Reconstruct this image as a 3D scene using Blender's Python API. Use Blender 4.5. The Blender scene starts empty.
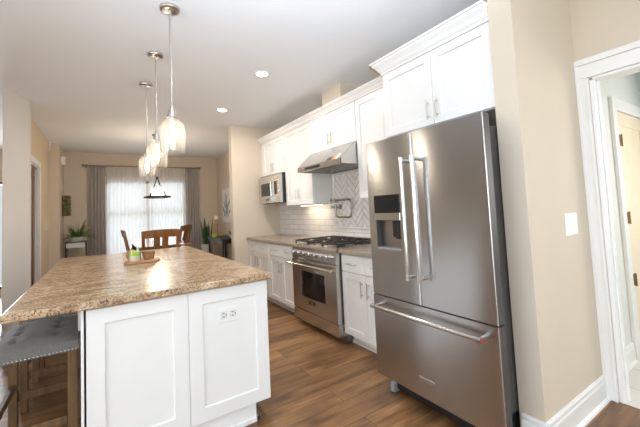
import bpy, bmesh, math, random
from mathutils import Vector, Matrix
random.seed(7)
S = bpy.context.scene
COL = S.collection
PI = math.pi

# ------------------------------------------------------------------ camera
F_PX, YAW, PITCH, ROLL, CAM_H, CX, CY = 334.4597, 0.590124, 0.058049, -0.048768, 1.32, 6.9287, -25.0772
cam_d = bpy.data.cameras.new('camera')
cam = bpy.data.objects.new('camera', cam_d)
COL.objects.link(cam)
cam_d.sensor_width = 36.0
cam_d.lens = F_PX * 36.0 / 640.0
cam_d.shift_x = -CX / 640.0
cam_d.shift_y = CY / 640.0
cam_d.clip_start = 0.05
fw = Vector((math.sin(YAW) * math.cos(PITCH), math.cos(YAW) * math.cos(PITCH), math.sin(PITCH)))
r0 = Vector((math.cos(YAW), -math.sin(YAW), 0))
u0 = r0.cross(fw)
rr = math.cos(ROLL) * r0 + math.sin(ROLL) * u0
uu = -math.sin(ROLL) * r0 + math.cos(ROLL) * u0
cam.matrix_world = Matrix(((rr.x, uu.x, -fw.x, 0), (rr.y, uu.y, -fw.y, 0), (rr.z, uu.z, -fw.z, CAM_H), (0, 0, 0, 1)))
S.camera = cam

# ------------------------------------------------------------------ sky, daylight, exposure
world = bpy.data.worlds.new('sky')
S.world = world
world.use_nodes = True
bg = world.node_tree.nodes['Background']
bg.inputs['Color'].default_value = (0.90, 0.95, 1.0, 1)
bg.inputs['Strength'].default_value = 0.7
S.view_settings.view_transform = 'Standard'
S.view_settings.look = 'None'
S.view_settings.gamma = 1.0
S.view_settings.exposure = 0.20
S.cycles.max_bounces = 16
S.cycles.diffuse_bounces = 8
S.cycles.transparent_max_bounces = 24
S.view_settings.use_curve_mapping = False


def daylight(name, loc, target, sx, sy, power, color):
    d = bpy.data.lights.new(name, 'AREA')
    d.shape = 'RECTANGLE'
    d.size = sx
    d.size_y = sy
    d.energy = power
    d.color = color
    o = bpy.data.objects.new(name, d)
    COL.objects.link(o)
    o.location = loc
    o.rotation_euler = (Vector(target) - Vector(loc)).to_track_quat('-Z', 'Y').to_euler()
    return o


# daylight falling in through the window openings of the room, plus an added bathroom light
daylight('daylight_rear_window', (0.3, -3.25, 1.4), (0.3, 0, 2.3), 3.8, 2.1, 95, (0.87, 0.94, 1.0))
daylight('daylight_living_window', (-4.45, -0.3, 1.4), (0, 0.3, 1.8), 4.0, 2.0, 175, (0.86, 0.93, 1.0))
daylight('daylight_dining_window', (0.82, 8.95, 1.35), (0.82, 0, 1.25), 1.7, 1.9, 18, (1.0, 0.99, 0.97))
daylight('bath_fill_light', (4.45, -0.2, 1.6), (2.9, -0.1, 1.2), 0.9, 1.2, 26, (1.0, 0.95, 0.88))  # area lamp added to brighten the bathroom, no window known there
daylight('daylight_front_window', (-1.70, 8.95, 1.1), (-1.70, 0, 0.9), 1.0, 1.9, 90, (0.90, 0.96, 1.0))


# the photographer's flash, bounced off the ceiling above the camera
fd = bpy.data.lights.new('bounce_flash', 'SPOT')
fd.energy, fd.color, fd.shadow_soft_size = 560, (0.76, 0.88, 1.0), 0.06
fd.spot_size, fd.spot_blend = math.radians(88), 1.0
fo = bpy.data.objects.new('bounce_flash', fd)
COL.objects.link(fo)
fo.location = (0.0, -0.35, 1.55)
fo.rotation_euler = (Vector((0.35, 0.55, 2.72)) - Vector(fo.location)).to_track_quat('-Z', 'Y').to_euler()

# ------------------------------------------------------------------ materials
def new_mat(name):
    m = bpy.data.materials.new(name)
    m.use_nodes = True
    nt = m.node_tree
    b = nt.nodes['Principled BSDF']
    return m, nt, b


def node(nt, kind, **kw):
    n = nt.nodes.new(kind)
    for k, v in kw.items():
        if k in n.inputs:
            n.inputs[k].default_value = v
        else:
            setattr(n, k, v)
    return n


def coords(nt, scale=(1, 1, 1), kind='Object', rot=(0, 0, 0)):
    tc = nt.nodes.new('ShaderNodeTexCoord')
    mp = nt.nodes.new('ShaderNodeMapping')
    mp.inputs['Scale'].default_value = scale
    mp.inputs['Rotation'].default_value = rot
    nt.links.new(tc.outputs[kind], mp.inputs['Vector'])
    return mp.outputs['Vector']


def ramp(nt, fac, stops):
    r = nt.nodes.new('ShaderNodeValToRGB')
    el = r.color_ramp.elements
    while len(el) > 1:
        el.remove(el[-1])
    el[0].position = stops[0][0]
    el[0].color = (*stops[0][1], 1)
    for p, c in stops[1:]:
        e = el.new(p)
        e.color = (*c, 1)
    nt.links.new(fac, r.inputs['Fac'])
    return r.outputs['Color']


def bump(nt, b, height, strength=0.2, dist=0.01):
    bp = nt.nodes.new('ShaderNodeBump')
    bp.inputs['Strength'].default_value = strength
    bp.inputs['Distance'].default_value = dist
    nt.links.new(height, bp.inputs['Height'])
    nt.links.new(bp.outputs['Normal'], b.inputs['Normal'])


def plain(name, color, rough=0.5, metal=0.0, var=0.03, scale=8.0, bmp=0.0, **kw):
    """paint-like material with a slight procedural variation"""
    m, nt, b = new_mat(name)
    n = node(nt, 'ShaderNodeTexNoise', Scale=scale, Detail=4.0)
    nt.links.new(coords(nt), n.inputs['Vector'])
    c = Vector(color)
    out = ramp(nt, n.outputs['Fac'], [(0.25, tuple(c * (1 - var))), (0.75, tuple(min(1, x * (1 + var)) for x in c))])
    nt.links.new(out, b.inputs['Base Color'])
    b.inputs['Roughness'].default_value = rough
    b.inputs['Metallic'].default_value = metal
    if bmp:
        n2 = node(nt, 'ShaderNodeTexNoise', Scale=scale * 20, Detail=3.0)
        nt.links.new(coords(nt), n2.inputs['Vector'])
        bump(nt, b, n2.outputs['Fac'], bmp, 0.004)
    for k, v in kw.items():
        b.inputs[k].default_value = v
    return m


def steel(name, color=(0.62, 0.60, 0.57), rough=0.28, vertical=True, aniso=0.6):
    """horizontally brushed steel: highlights stretch up and down"""
    m, nt, b = new_mat(name)
    n = node(nt, 'ShaderNodeTexNoise', Scale=1.0, Detail=2.0)
    nt.links.new(coords(nt, (2.0, 2.0, 700)), n.inputs['Vector'])
    c = Vector(color)
    out = ramp(nt, n.outputs['Fac'], [(0.3, tuple(c * 0.985)), (0.7, tuple(c * 1.015))])
    nt.links.new(out, b.inputs['Base Color'])
    b.inputs['Roughness'].default_value = rough
    b.inputs['Metallic'].default_value = 1.0
    b.inputs['Anisotropic'].default_value = aniso
    b.inputs['Anisotropic Rotation'].default_value = 0.25
    tg = nt.nodes.new('ShaderNodeTangent')
    tg.direction_type = 'RADIAL'
    tg.axis = 'Z'
    nt.links.new(tg.outputs['Tangent'], b.inputs['Tangent'])
    return m


def wood(name, dark, light, scale=(3, 40, 40), rough=0.4):
    m, nt, b = new_mat(name)
    n = node(nt, 'ShaderNodeTexNoise', Scale=1.0, Detail=6.0, Roughness=0.6, Distortion=0.4)
    nt.links.new(coords(nt, scale), n.inputs['Vector'])
    out = ramp(nt, n.outputs['Fac'], [(0.3, dark), (0.7, light)])
    nt.links.new(out, b.inputs['Base Color'])
    b.inputs['Roughness'].default_value = rough
    bump(nt, b, n.outputs['Fac'], 0.1, 0.002)
    return m


def floor_mat():
    m, nt, b = new_mat('hickory_planks')
    v = coords(nt)
    br = node(nt, 'ShaderNodeTexBrick', Scale=1.0)
    br.offset = 0.37
    br.inputs['Color1'].default_value = (0.0, 0.0, 0.0, 1)
    br.inputs['Color2'].default_value = (1, 1, 1, 1)
    br.inputs['Mortar'].default_value = (0.5, 0.5, 0.5, 1)
    br.inputs['Mortar Size'].default_value = 0.0016
    br.inputs['Mortar Smooth'].default_value = 0.2
    br.inputs['Brick Width'].default_value = 1.35
    br.inputs['Row Height'].default_value = 0.215
    nt.links.new(v, br.inputs['Vector'])
    # grain, shifted plank by plank
    add = nt.nodes.new('ShaderNodeVectorMath')
    add.operation = 'MULTIPLY_ADD'
    add.inputs[1].default_value = (1.7, 17.0, 1)
    sep = nt.nodes.new('ShaderNodeVectorMath')
    sep.operation = 'SCALE'
    sep.inputs['Scale'].default_value = 37.0
    nt.links.new(br.outputs['Color'], sep.inputs[0])
    nt.links.new(v, add.inputs[0])
    nt.links.new(sep.outputs[0], add.inputs[2])
    g = node(nt, 'ShaderNodeTexNoise', Scale=1.0, Detail=7.0, Roughness=0.62, Distortion=0.9)
    nt.links.new(add.outputs[0], g.inputs['Vector'])
    grain = ramp(nt, g.outputs['Fac'], [(0.28, (0.135, 0.062, 0.024)), (0.45, (0.265, 0.135, 0.056)), (0.62, (0.37, 0.205, 0.090)), (0.8, (0.48, 0.29, 0.14))])
    # soft knots / smoky patches
    add2 = nt.nodes.new('ShaderNodeVectorMath')
    add2.operation = 'MULTIPLY_ADD'
    add2.inputs[1].default_value = (1.6, 4.6, 1)
    nt.links.new(v, add2.inputs[0])
    nt.links.new(sep.outputs[0], add2.inputs[2])
    k = node(nt, 'ShaderNodeTexNoise', Scale=1.3, Detail=3.0)
    nt.links.new(add2.outputs[0], k.inputs['Vector'])
    kn = ramp(nt, k.outputs['Fac'], [(0.36, (0.38, 0.35, 0.33)), (0.56, (1, 1, 1))])
    mx = node(nt, 'ShaderNodeMix', data_type='RGBA', blend_type='MULTIPLY')
    mx.inputs['Factor'].default_value = 0.8
    nt.links.new(grain, mx.inputs['A'])
    nt.links.new(kn, mx.inputs['B'])
    tone = ramp(nt, br.outputs['Color'], [(0.0, (0.72, 0.70, 0.68)), (1.0, (1.18, 1.14, 1.1))])
    mx2 = node(nt, 'ShaderNodeMix', data_type='RGBA', blend_type='MULTIPLY')
    mx2.inputs['Factor'].default_value = 1.0
    nt.links.new(mx.outputs['Result'], mx2.inputs['A'])
    nt.links.new(tone, mx2.inputs['B'])
    seam = node(nt, 'ShaderNodeMix', data_type='RGBA')
    nt.links.new(br.outputs['Fac'], seam.inputs['Factor'])
    nt.links.new(mx2.outputs['Result'], seam.inputs['A'])
    seam.inputs['B'].default_value = (0.06, 0.03, 0.015, 1)
    nt.links.new(seam.outputs['Result'], b.inputs['Base Color'])
    rg = nt.nodes.new('ShaderNodeMapRange')
    rg.inputs['To Min'].default_value = 0.28
    rg.inputs['To Max'].default_value = 0.48
    nt.links.new(g.outputs['Fac'], rg.inputs['Value'])
    nt.links.new(rg.outputs['Result'], b.inputs['Roughness'])
    bump(nt, b, g.outputs['Fac'], 0.08, 0.003)
    return m


def granite_mat():
    m, nt, b = new_mat('tan_granite')
    v = coords(nt)
    big = node(nt, 'ShaderNodeTexNoise', Scale=5.0, Detail=6.0, Roughness=0.65, Distortion=1.2)
    nt.links.new(coords(nt, (1.0, 2.0, 1.0), rot=(0, 0, 0.5)), big.inputs['Vector'])
    base = ramp(nt, big.outputs['Fac'], [(0.28, (0.25, 0.15, 0.08)), (0.43, (0.45, 0.30, 0.175)), (0.56, (0.58, 0.43, 0.275)), (0.70, (0.68, 0.57, 0.43))])
    fine = node(nt, 'ShaderNodeTexNoise', Scale=85.0, Detail=3.0, Roughness=0.7)
    nt.links.new(v, fine.inputs['Vector'])
    sp = ramp(nt, fine.outputs['Fac'], [(0.38, (0.30, 0.25, 0.21)), (0.47, (0.85, 0.80, 0.76)), (0.60, (1.05, 1.03, 1.0)), (0.70, (1.4, 1.4, 1.4))])
    mx = node(nt, 'ShaderNodeMix', data_type='RGBA', blend_type='MULTIPLY')
    mx.inputs['Factor'].default_value = 0.9
    nt.links.new(base, mx.inputs['A'])
    nt.links.new(sp, mx.inputs['B'])
    vo = node(nt, 'ShaderNodeTexVoronoi', Scale=95.0)
    nt.links.new(v, vo.inputs['Vector'])
    cl = node(nt, 'ShaderNodeTexNoise', Scale=22.0, Detail=3.0)
    nt.links.new(v, cl.inputs['Vector'])
    ad = node(nt, 'ShaderNodeMath', operation='ADD')
    nt.links.new(vo.outputs['Distance'], ad.inputs[0])
    nt.links.new(cl.outputs['Fac'], ad.inputs[1])
    dark = ramp(nt, ad.outputs[0], [(0.66, (1, 1, 1)), (0.76, (0, 0, 0))])
    mx2 = node(nt, 'ShaderNodeMix', data_type='RGBA')
    nt.links.new(dark, mx2.inputs['Factor'])
    nt.links.new(mx.outputs['Result'], mx2.inputs['A'])
    mx2.inputs['B'].default_value = (0.055, 0.038, 0.028, 1)
    nt.links.new(mx2.outputs['Result'], b.inputs['Base Color'])
    b.inputs['Roughness'].default_value = 0.25
    return m


def tile_mat(name, c1, mortar, w, h, axis, offset=0.5, msize=0.0022, rough=0.15):
    """brick pattern on the wall; axis: which coordinates run along / up"""
    m, nt, b = new_mat(name)
    tc = nt.nodes.new('ShaderNodeTexCoord')
    sp = nt.nodes.new('ShaderNodeSeparateXYZ')
    cb = nt.nodes.new('ShaderNodeCombineXYZ')
    nt.links.new(tc.outputs['Object'], sp.inputs[0])
    nt.links.new(sp.outputs[axis[0]], cb.inputs['X'])
    nt.links.new(sp.outputs[axis[1]], cb.inputs['Y'])
    br = node(nt, 'ShaderNodeTexBrick', Scale=1.0)
    br.offset = offset
    br.inputs['Color1'].default_value = (*c1, 1)
    br.inputs['Color2'].default_value = (*[x * 0.93 for x in c1], 1)
    br.inputs['Mortar'].default_value = (*mortar, 1)
    br.inputs['Mortar Size'].default_value = msize
    br.inputs['Brick Width'].default_value = w
    br.inputs['Row Height'].default_value = h
    nt.links.new(cb.outputs[0], br.inputs['Vector'])
    nt.links.new(br.outputs['Color'], b.inputs['Base Color'])
    b.inputs['Roughness'].default_value = rough
    inv = node(nt, 'ShaderNodeMath', operation='SUBTRACT')
    inv.inputs[0].default_value = 1.0
    nt.links.new(br.outputs['Fac'], inv.inputs[1])
    bump(nt, b, inv.outputs[0], 0.4, 0.003)
    return m


def pane_mat(name, tint=(1, 1, 1), refl=0.10, milk=0.0):
    m = bpy.data.materials.new(name)
    m.use_nodes = True
    nt = m.node_tree
    nt.nodes.remove(nt.nodes['Principled BSDF'])
    out = nt.nodes['Material Output']
    t = node(nt, 'ShaderNodeBsdfTransparent')
    t.inputs['Color'].default_value = (*tint, 1)
    g = node(nt, 'ShaderNodeBsdfGlossy', Roughness=0.03)
    lw = node(nt, 'ShaderNodeLayerWeight', Blend=refl)
    mx = nt.nodes.new('ShaderNodeMixShader')
    nt.links.new(lw.outputs['Facing'], mx.inputs[0])
    nt.links.new(t.outputs[0], mx.inputs[1])
    nt.links.new(g.outputs[0], mx.inputs[2])
    if milk:
        tl = node(nt, 'ShaderNodeBsdfTranslucent')
        tl.inputs['Color'].default_value = (0.95, 0.93, 0.88, 1)
        m2 = nt.nodes.new('ShaderNodeMixShader')
        m2.inputs[0].default_value = milk
        nt.links.new(mx.outputs[0], m2.inputs[1])
        nt.links.new(tl.outputs[0], m2.inputs[2])
        mx = m2
    nt.links.new(mx.outputs[0], out.inputs['Surface'])
    return m


def sheer_mat():
    m = bpy.data.materials.new('white_sheer_voile')
    m.use_nodes = True
    nt = m.node_tree
    nt.nodes.remove(nt.nodes['Principled BSDF'])
    out = nt.nodes['Material Output']
    n = node(nt, 'ShaderNodeTexNoise', Scale=1.0, Detail=2.0)
    nt.links.new(coords(nt, (300, 300, 12)), n.inputs['Vector'])
    tl = node(nt, 'ShaderNodeBsdfTranslucent')
    tl.inputs['Color'].default_value = (0.93, 0.94, 0.95, 1)
    df = node(nt, 'ShaderNodeBsdfDiffuse')
    df.inputs['Color'].default_value = (0.90, 0.90, 0.90, 1)
    tr = node(nt, 'ShaderNodeBsdfTransparent')
    a = nt.nodes.new('ShaderNodeMixShader')
    a.inputs[0].default_value = 0.4
    nt.links.new(tl.outputs[0], a.inputs[1])
    nt.links.new(df.outputs[0], a.inputs[2])
    c = nt.nodes.new('ShaderNodeMixShader')
    r = nt.nodes.new('ShaderNodeMapRange')
    r.inputs['To Min'].default_value = 0.30
    r.inputs['To Max'].default_value = 0.48
    nt.links.new(n.outputs['Fac'], r.inputs['Value'])
    nt.links.new(r.outputs['Result'], c.inputs[0])
    nt.links.new(a.outputs[0], c.inputs[1])
    nt.links.new(tr.outputs[0], c.inputs[2])
    nt.links.new(c.outputs[0], out.inputs['Surface'])
    return m


def glow_mat(name, color, strength):
    m, nt, b = new_mat(name)
    b.inputs['Base Color'].default_value = (*color, 1)
    b.inputs['Emission Color'].default_value = (*color, 1)
    b.inputs['Emission Strength'].default_value = strength
    return m


def leaf_mat(name, dark, light, scale):
    m, nt, b = new_mat(name)
    n = node(nt, 'ShaderNodeTexNoise', Scale=1.0, Detail=4.0)
    nt.links.new(coords(nt, scale), n.inputs['Vector'])
    out = ramp(nt, n.outputs['Fac'], [(0.35, dark), (0.65, light)])
    nt.links.new(out, b.inputs['Base Color'])
    b.inputs['Roughness'].default_value = 0.45
    return m


def fabric_mat(name, c1, c2, scale=260.0, rough=0.9):
    m, nt, b = new_mat(name)
    n = node(nt, 'ShaderNodeTexNoise', Scale=scale, Detail=3.0)
    nt.links.new(coords(nt), n.inputs['Vector'])
    out = ramp(nt, n.outputs['Fac'], [(0.35, c1), (0.65, c2)])
    nt.links.new(out, b.inputs['Base Color'])
    b.inputs['Roughness'].default_value = rough
    b.inputs['Sheen Weight'].default_value = 0.15
    bump(nt, b, n.outputs['Fac'], 0.15, 0.002)
    return m


M = {}
M['wall'] = plain('beige_wall_paint', (0.655, 0.565, 0.455), 0.75, var=0.015, scale=3, bmp=0.03)
M['ceiling'] = plain('white_ceiling_paint', (0.85, 0.875, 0.915), 0.85, var=0.01, scale=2, bmp=0.02)
M['hall_wall'] = plain('warm_lit_wall_paint', (0.66, 0.535, 0.37), 0.75, var=0.015, scale=3, bmp=0.03)  # yellow of warm bulb light put into the beige wall colour
M['column'] = plain('cool_daylit_wall_paint', (0.72, 0.69, 0.66), 0.75, var=0.015, scale=3, bmp=0.03)  # beige wall whitened: cool daylight on the column put into its colour
M['trim'] = plain('white_trim_paint', (0.82, 0.81, 0.79), 0.35, var=0.01)
M['cab'] = plain('white_cabinet_paint', (0.82, 0.81, 0.79), 0.33, var=0.01)
M['raw_wood'] = wood('raw_cut_wood', (0.34, 0.20, 0.10), (0.48, 0.31, 0.18), (8, 30, 30), 0.8)
M['floor'] = floor_mat()
M['granite'] = granite_mat()
M['counter'] = plain('taupe_stone', (0.33, 0.265, 0.205), 0.22, var=0.30, scale=70)
M['subway'] = tile_mat('white_subway_tile', (0.80, 0.78, 0.75), (0.36, 0.33, 0.29), 0.305, 0.0775, ('Y', 'Z'))
M['herring'] = plain('white_glazed_tile', (0.80, 0.78, 0.75), 0.14, var=0.07, scale=14)
M['grout'] = plain('grey_grout', (0.13, 0.11, 0.09), 0.9, var=0.05, scale=60)
M['steel'] = steel('brushed_steel', (0.58, 0.57, 0.555), 0.25, True)
M['steel_fridge'] = steel('fridge_steel', (0.51, 0.505, 0.505), 0.24, True, 0.85)
M['steel_dark'] = steel('darker_steel', (0.36, 0.345, 0.33), 0.36, True)  # brushed steel in a darker, rougher finish
M['chrome'] = plain('polished_steel', (0.66, 0.65, 0.64), 0.14, 1.0, var=0.01)
M['nickel'] = plain('satin_nickel', (0.58, 0.55, 0.51), 0.28, 1.0, var=0.02)
M['nickel_dark'] = plain('aged_nickel', (0.36, 0.32, 0.27), 0.3, 1.0, var=0.03)
M['iron'] = plain('black_cast_iron', (0.032, 0.028, 0.025), 0.5, var=0.2, scale=40)
M['black'] = plain('black_plastic', (0.018, 0.018, 0.019), 0.3, var=0.1)
M['black_glass'] = plain('black_glass', (0.010, 0.011, 0.012), 0.06, var=0.05)
M['grey_plastic'] = plain('grey_plastic', (0.30, 0.31, 0.32), 0.45, var=0.03)
M['fridge_side'] = plain('dark_grey_fridge_side', (0.06, 0.057, 0.055), 0.45, 0.0, var=0.05)
M['red'] = plain('red_enamel', (0.35, 0.02, 0.03), 0.3, var=0.02)
M['white_plastic'] = plain('white_plastic', (0.84, 0.83, 0.81), 0.35, var=0.01)
M['outlet_face'] = plain('outlet_face', (0.74, 0.73, 0.71), 0.3, var=0.01)
M['sticker'] = plain('white_sticker', (0.85, 0.85, 0.84), 0.5, var=0.02)
M['orange'] = plain('orange_sticker', (0.75, 0.33, 0.08), 0.5, var=0.05)
M['blue'] = plain('pale_blue_sticker', (0.50, 0.66, 0.82), 0.5, var=0.05)
M['glass'] = pane_mat('seeded_lamp_glass', (0.995, 0.99, 0.98), 0.20, 0.03)
M['pane'] = pane_mat('window_pane', (0.96, 0.98, 0.98), 0.12)
M['bulb'] = glow_mat('warm_bulb', (1.0, 0.86, 0.68), 70.0)
M['led'] = glow_mat('recessed_led', (1.0, 0.93, 0.82), 14.0)
M['candle_glass'] = glow_mat('glowing_frosted_glass', (1.0, 0.86, 0.62), 3.5)
M['led_strip'] = glow_mat('cabinet_led_strip', (1.0, 0.82, 0.58), 8.0)
M['sheer'] = sheer_mat()
M['drape'] = fabric_mat('grey_taupe_drape', (0.36, 0.315, 0.30), (0.46, 0.41, 0.39), 120)
M['bronze'] = plain('bronze_rod', (0.30, 0.24, 0.18), 0.35, 0.8, var=0.1)
M['stool_fabric'] = fabric_mat('charcoal_upholstery', (0.135, 0.130, 0.122), (0.205, 0.198, 0.186), 240)
M['stool_wood'] = wood('stained_stool_wood', (0.070, 0.036, 0.013), (0.185, 0.100, 0.036), (30, 30, 3), 0.45)
M['chair_wood'] = wood('honey_brown_wood', (0.16, 0.062, 0.018), (0.33, 0.145, 0.045), (18, 18, 4), 0.3)
M['table_wood'] = wood('polished_table_wood', (0.17, 0.07, 0.022), (0.33, 0.15, 0.05), (30, 4, 30), 0.12)
M['board_wood'] = wood('pale_board_wood', (0.36, 0.18, 0.07), (0.56, 0.33, 0.16), (8, 40, 40), 0.5)
M['copper'] = plain('copper_brown_weave', (0.34, 0.17, 0.09), 0.45, 0.2, var=0.35, scale=90)
M['lime'] = plain('lime_green_wax', (0.44, 0.66, 0.07), 0.4, var=0.05)
M['cream'] = plain('cream_wax', (0.80, 0.75, 0.62), 0.4, var=0.03)
M['brown_door'] = wood('brown_stained_door', (0.12, 0.05, 0.02), (0.24, 0.11, 0.045), (30, 30, 3), 0.35)
M['dark_wood'] = wood('dark_console_wood', (0.022, 0.017, 0.015), (0.055, 0.042, 0.035), (30, 4, 30), 0.5)
M['dark_metal'] = plain('dark_metal', (0.05, 0.047, 0.045), 0.4, 0.7, var=0.1)
M['snake_leaf'] = leaf_mat('snake_plant_leaf', (0.012, 0.040, 0.016), (0.06, 0.13, 0.045), (30, 30, 60))
M['fern_leaf'] = leaf_mat('spider_plant_leaf', (0.04, 0.10, 0.02), (0.20, 0.31, 0.08), (20, 20, 20))
M['soil'] = plain('potting_soil', (0.05, 0.035, 0.025), 0.95, var=0.3, scale=80)
M['pot_white'] = plain('white_glazed_pot', (0.66, 0.65, 0.63), 0.25, var=0.03)
M['pot_grey'] = plain('galvanised_pot', (0.42, 0.43, 0.43), 0.4, 0.4, var=0.1)
M['plaque'] = leaf_mat('green_gold_relief', (0.035, 0.035, 0.010), (0.19, 0.15, 0.04), (25, 25, 25))
M['canvas'] = plain('white_canvas', (0.72, 0.71, 0.69), 0.7, var=0.04)
M['ink'] = plain('grey_brush_ink', (0.17, 0.18, 0.18), 0.7, var=0.3, scale=30)
M['bath_wall'] = plain('pale_blue_wall_paint', (0.52, 0.63, 0.68), 0.75, var=0.02)
M['bath_side'] = plain('pale_grey_wall_paint', (0.70, 0.70, 0.67), 0.75, var=0.02)
M['cream_door'] = plain('cream_door_paint', (0.82, 0.70, 0.52), 0.4, var=0.02)
M['brass'] = plain('aged_brass', (0.30, 0.21, 0.12), 0.35, 0.9, var=0.1)
M['tile_floor'] = tile_mat('cream_floor_tile', (0.70, 0.66, 0.60), (0.42, 0.39, 0.35), 0.33, 0.33, ('X', 'Y'), 0.0, 0.004, 0.3)


# ------------------------------------------------------------------ mesh builder (world coordinates)
class MB:
    def __init__(self):
        self.bm = bmesh.new()

    def box(self, x0, x1, y0, y1, z0, z1):
        if x0 > x1: x0, x1 = x1, x0
        if y0 > y1: y0, y1 = y1, y0
        if z0 > z1: z0, z1 = z1, z0
        r = bmesh.ops.create_cube(self.bm, size=1.0)
        for v in r['verts']:
            v.co = Vector(((x0 + x1) / 2 + v.co.x * (x1 - x0), (y0 + y1) / 2 + v.co.y * (y1 - y0), (z0 + z1) / 2 + v.co.z * (z1 - z0)))
        return self

    def beam(self, a, b, w, d, up=(0, 0, 1)):
        """square bar from a to b"""
        a, b = Vector(a), Vector(b)
        t = (b - a).normalized()
        up = Vector(up)
        if abs(t.dot(up)) > 0.98:
            up = Vector((0, 1, 0))
        s = t.cross(up).normalized()
        n = s.cross(t)
        vs = []
        for p in (a, b):
            for i, j in ((-1, -1), (1, -1), (1, 1), (-1, 1)):
                vs.append(self.bm.verts.new(p + s * (w / 2 * i) + n * (d / 2 * j)))
        f = self.bm.faces.new
        f(vs[0:4][::-1]); f(vs[4:8])
        for i in range(4):
            j = (i + 1) % 4
            f((vs[i], vs[j], vs[4 + j], vs[4 + i]))
        return self

    def tube(self, pts, r, seg=10, closed=False):
        pts = [Vector(p) for p in pts]
        rs = r if isinstance(r, (list, tuple)) else [r] * len(pts)
        n = len(pts)
        rings = []
        prev = None
        for i, p in enumerate(pts):
            if closed:
                t = (pts[(i + 1) % n] - pts[i - 1]).normalized()
            else:
                t = (pts[min(i + 1, n - 1)] - pts[max(i - 1, 0)]).normalized()
            if prev is None:
                a = Vector((0, 0, 1)) if abs(t.z) < 0.9 else Vector((1, 0, 0))
                s = t.cross(a).normalized()
            else:
                s = (prev - t * prev.dot(t)).normalized()
            prev = s
            q = t.cross(s)
            rings.append([self.bm.verts.new(p + (s * math.cos(2 * PI * k / seg) + q * math.sin(2 * PI * k / seg)) * rs[i]) for k in range(seg)])
        rng = range(n) if closed else range(n - 1)
        for i in rng:
            A, B = rings[i], rings[(i + 1) % n]
            for k in range(seg):
                self.bm.faces.new((A[k], A[(k + 1) % seg], B[(k + 1) % seg], B[k]))
        if not closed:
            self.bm.faces.new(rings[0][::-1])
            self.bm.faces.new(rings[-1])
        return self

    def cyl(self, a, b, r, seg=20):
        return self.tube([a, b], r, seg)

    def lathe(self, c, prof, seg=32, axis='z'):
        """prof: list of (radius, height) turned about a vertical axis through c"""
        c = Vector(c)
        rings = []
        for r, h in prof:
            ring = []
            for k in range(seg):
                a = 2 * PI * k / seg
                if axis == 'z':
                    d = Vector((r * math.cos(a), r * math.sin(a), h))
                else:
                    d = Vector((-h, r * math.cos(a), r * math.sin(a)))
                ring.append(self.bm.verts.new(c + d))
            rings.append(ring)
        for A, B in zip(rings, rings[1:]):
            for k in range(seg):
                self.bm.faces.new((A[k], A[(k + 1) % seg], B[(k + 1) % seg], B[k]))
        if prof[0][0] > 1e-5:
            self.bm.faces.new(rings[0][::-1])
        if prof[-1][0] > 1e-5:
            self.bm.faces.new(rings[-1])
        return self

    def prism(self, poly, vec):
        """polygon of 3-d points swept along vec"""
        A = [self.bm.verts.new(Vector(p)) for p in poly]
        B = [self.bm.verts.new(Vector(p) + Vector(vec)) for p in poly]
        self.bm.faces.new(A[::-1])
        self.bm.faces.new(B)
        n = len(A)
        for i in range(n):
            j = (i + 1) % n
            self.bm.faces.new((A[i], A[j], B[j], B[i]))
        return self

    def skin(self, A, B):
        """closed solid between two polygons with the same number of points"""
        a = [self.bm.verts.new(Vector(p)) for p in A]
        b = [self.bm.verts.new(Vector(p)) for p in B]
        self.bm.faces.new(a[::-1])
        self.bm.faces.new(b)
        n = len(a)
        for i in range(n):
            j = (i + 1) % n
            self.bm.faces.new((a[i], a[j], b[j], b[i]))
        return self

    def grid(self, fn, nu, nv):
        vs = [[self.bm.verts.new(Vector(fn(i / nu, j / nv))) for j in range(nv + 1)] for i in range(nu + 1)]
        for i in range(nu):
            for j in range(nv):
                self.bm.faces.new((vs[i][j], vs[i + 1][j], vs[i + 1][j + 1], vs[i][j + 1]))
        return self

    def shaker(self, o, u, v, n, w, h, t=0.02, stile=0.06, rec=0.010):
        """shaker door: o lower corner on the back plane, u/v along width/height, n outwards"""
        o, u, v, n = Vector(o), Vector(u), Vector(v), Vector(n)
        P = lambda a, b, c: self.bm.verts.new(o + u * a + v * b + n * c)
        s = stile
        bk = [P(0, 0, 0), P(w, 0, 0), P(w, h, 0), P(0, h, 0)]
        fo = [P(0, 0, t), P(w, 0, t), P(w, h, t), P(0, h, t)]
        fi = [P(s, s, t), P(w - s, s, t), P(w - s, h - s, t), P(s, h - s, t)]
        e = 0.003
        ri = [P(s + e, s + e, t - rec), P(w - s - e, s + e, t - rec), P(w - s - e, h - s - e, t - rec), P(s + e, h - s - e, t - rec)]
        f = self.bm.faces.new
        f(bk[::-1])
        for i in range(4):
            j = (i + 1) % 4
            f((bk[i], bk[j], fo[j], fo[i]))
            f((fo[i], fo[j], fi[j], fi[i]))
            f((fi[i], fi[j], ri[j], ri[i]))
        f(ri)
        return self

    def build(self, name, mat, parent=None, bev=0.0, smooth=False, solid=0.0, sub=0, origin=None, seg=2):
        bm = self.bm
        bmesh.ops.recalc_face_normals(bm, faces=bm.faces[:])
        me = bpy.data.meshes.new(name)
        o = bpy.data.objects.new(name, me)
        COL.objects.link(o)
        org = Vector((0, 0, 0))
        if parent is not None:
            org = Vector(parent.get('_org', (0, 0, 0)))
            o.parent = parent
        elif origin is not None:
            org = Vector(origin)
            o.location = org
        for v in bm.verts:
            v.co -= org
        o['_org'] = tuple(org)
        bm.to_mesh(me)
        bm.free()
        if mat is not None:
            me.materials.append(mat)
        if smooth:
            for p in me.polygons:
                p.use_smooth = True
            if smooth is not True:
                me.set_sharp_from_angle(angle=smooth)
        if solid:
            md = o.modifiers.new('solid', 'SOLIDIFY')
            md.thickness = solid
            md.offset = 0
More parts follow.
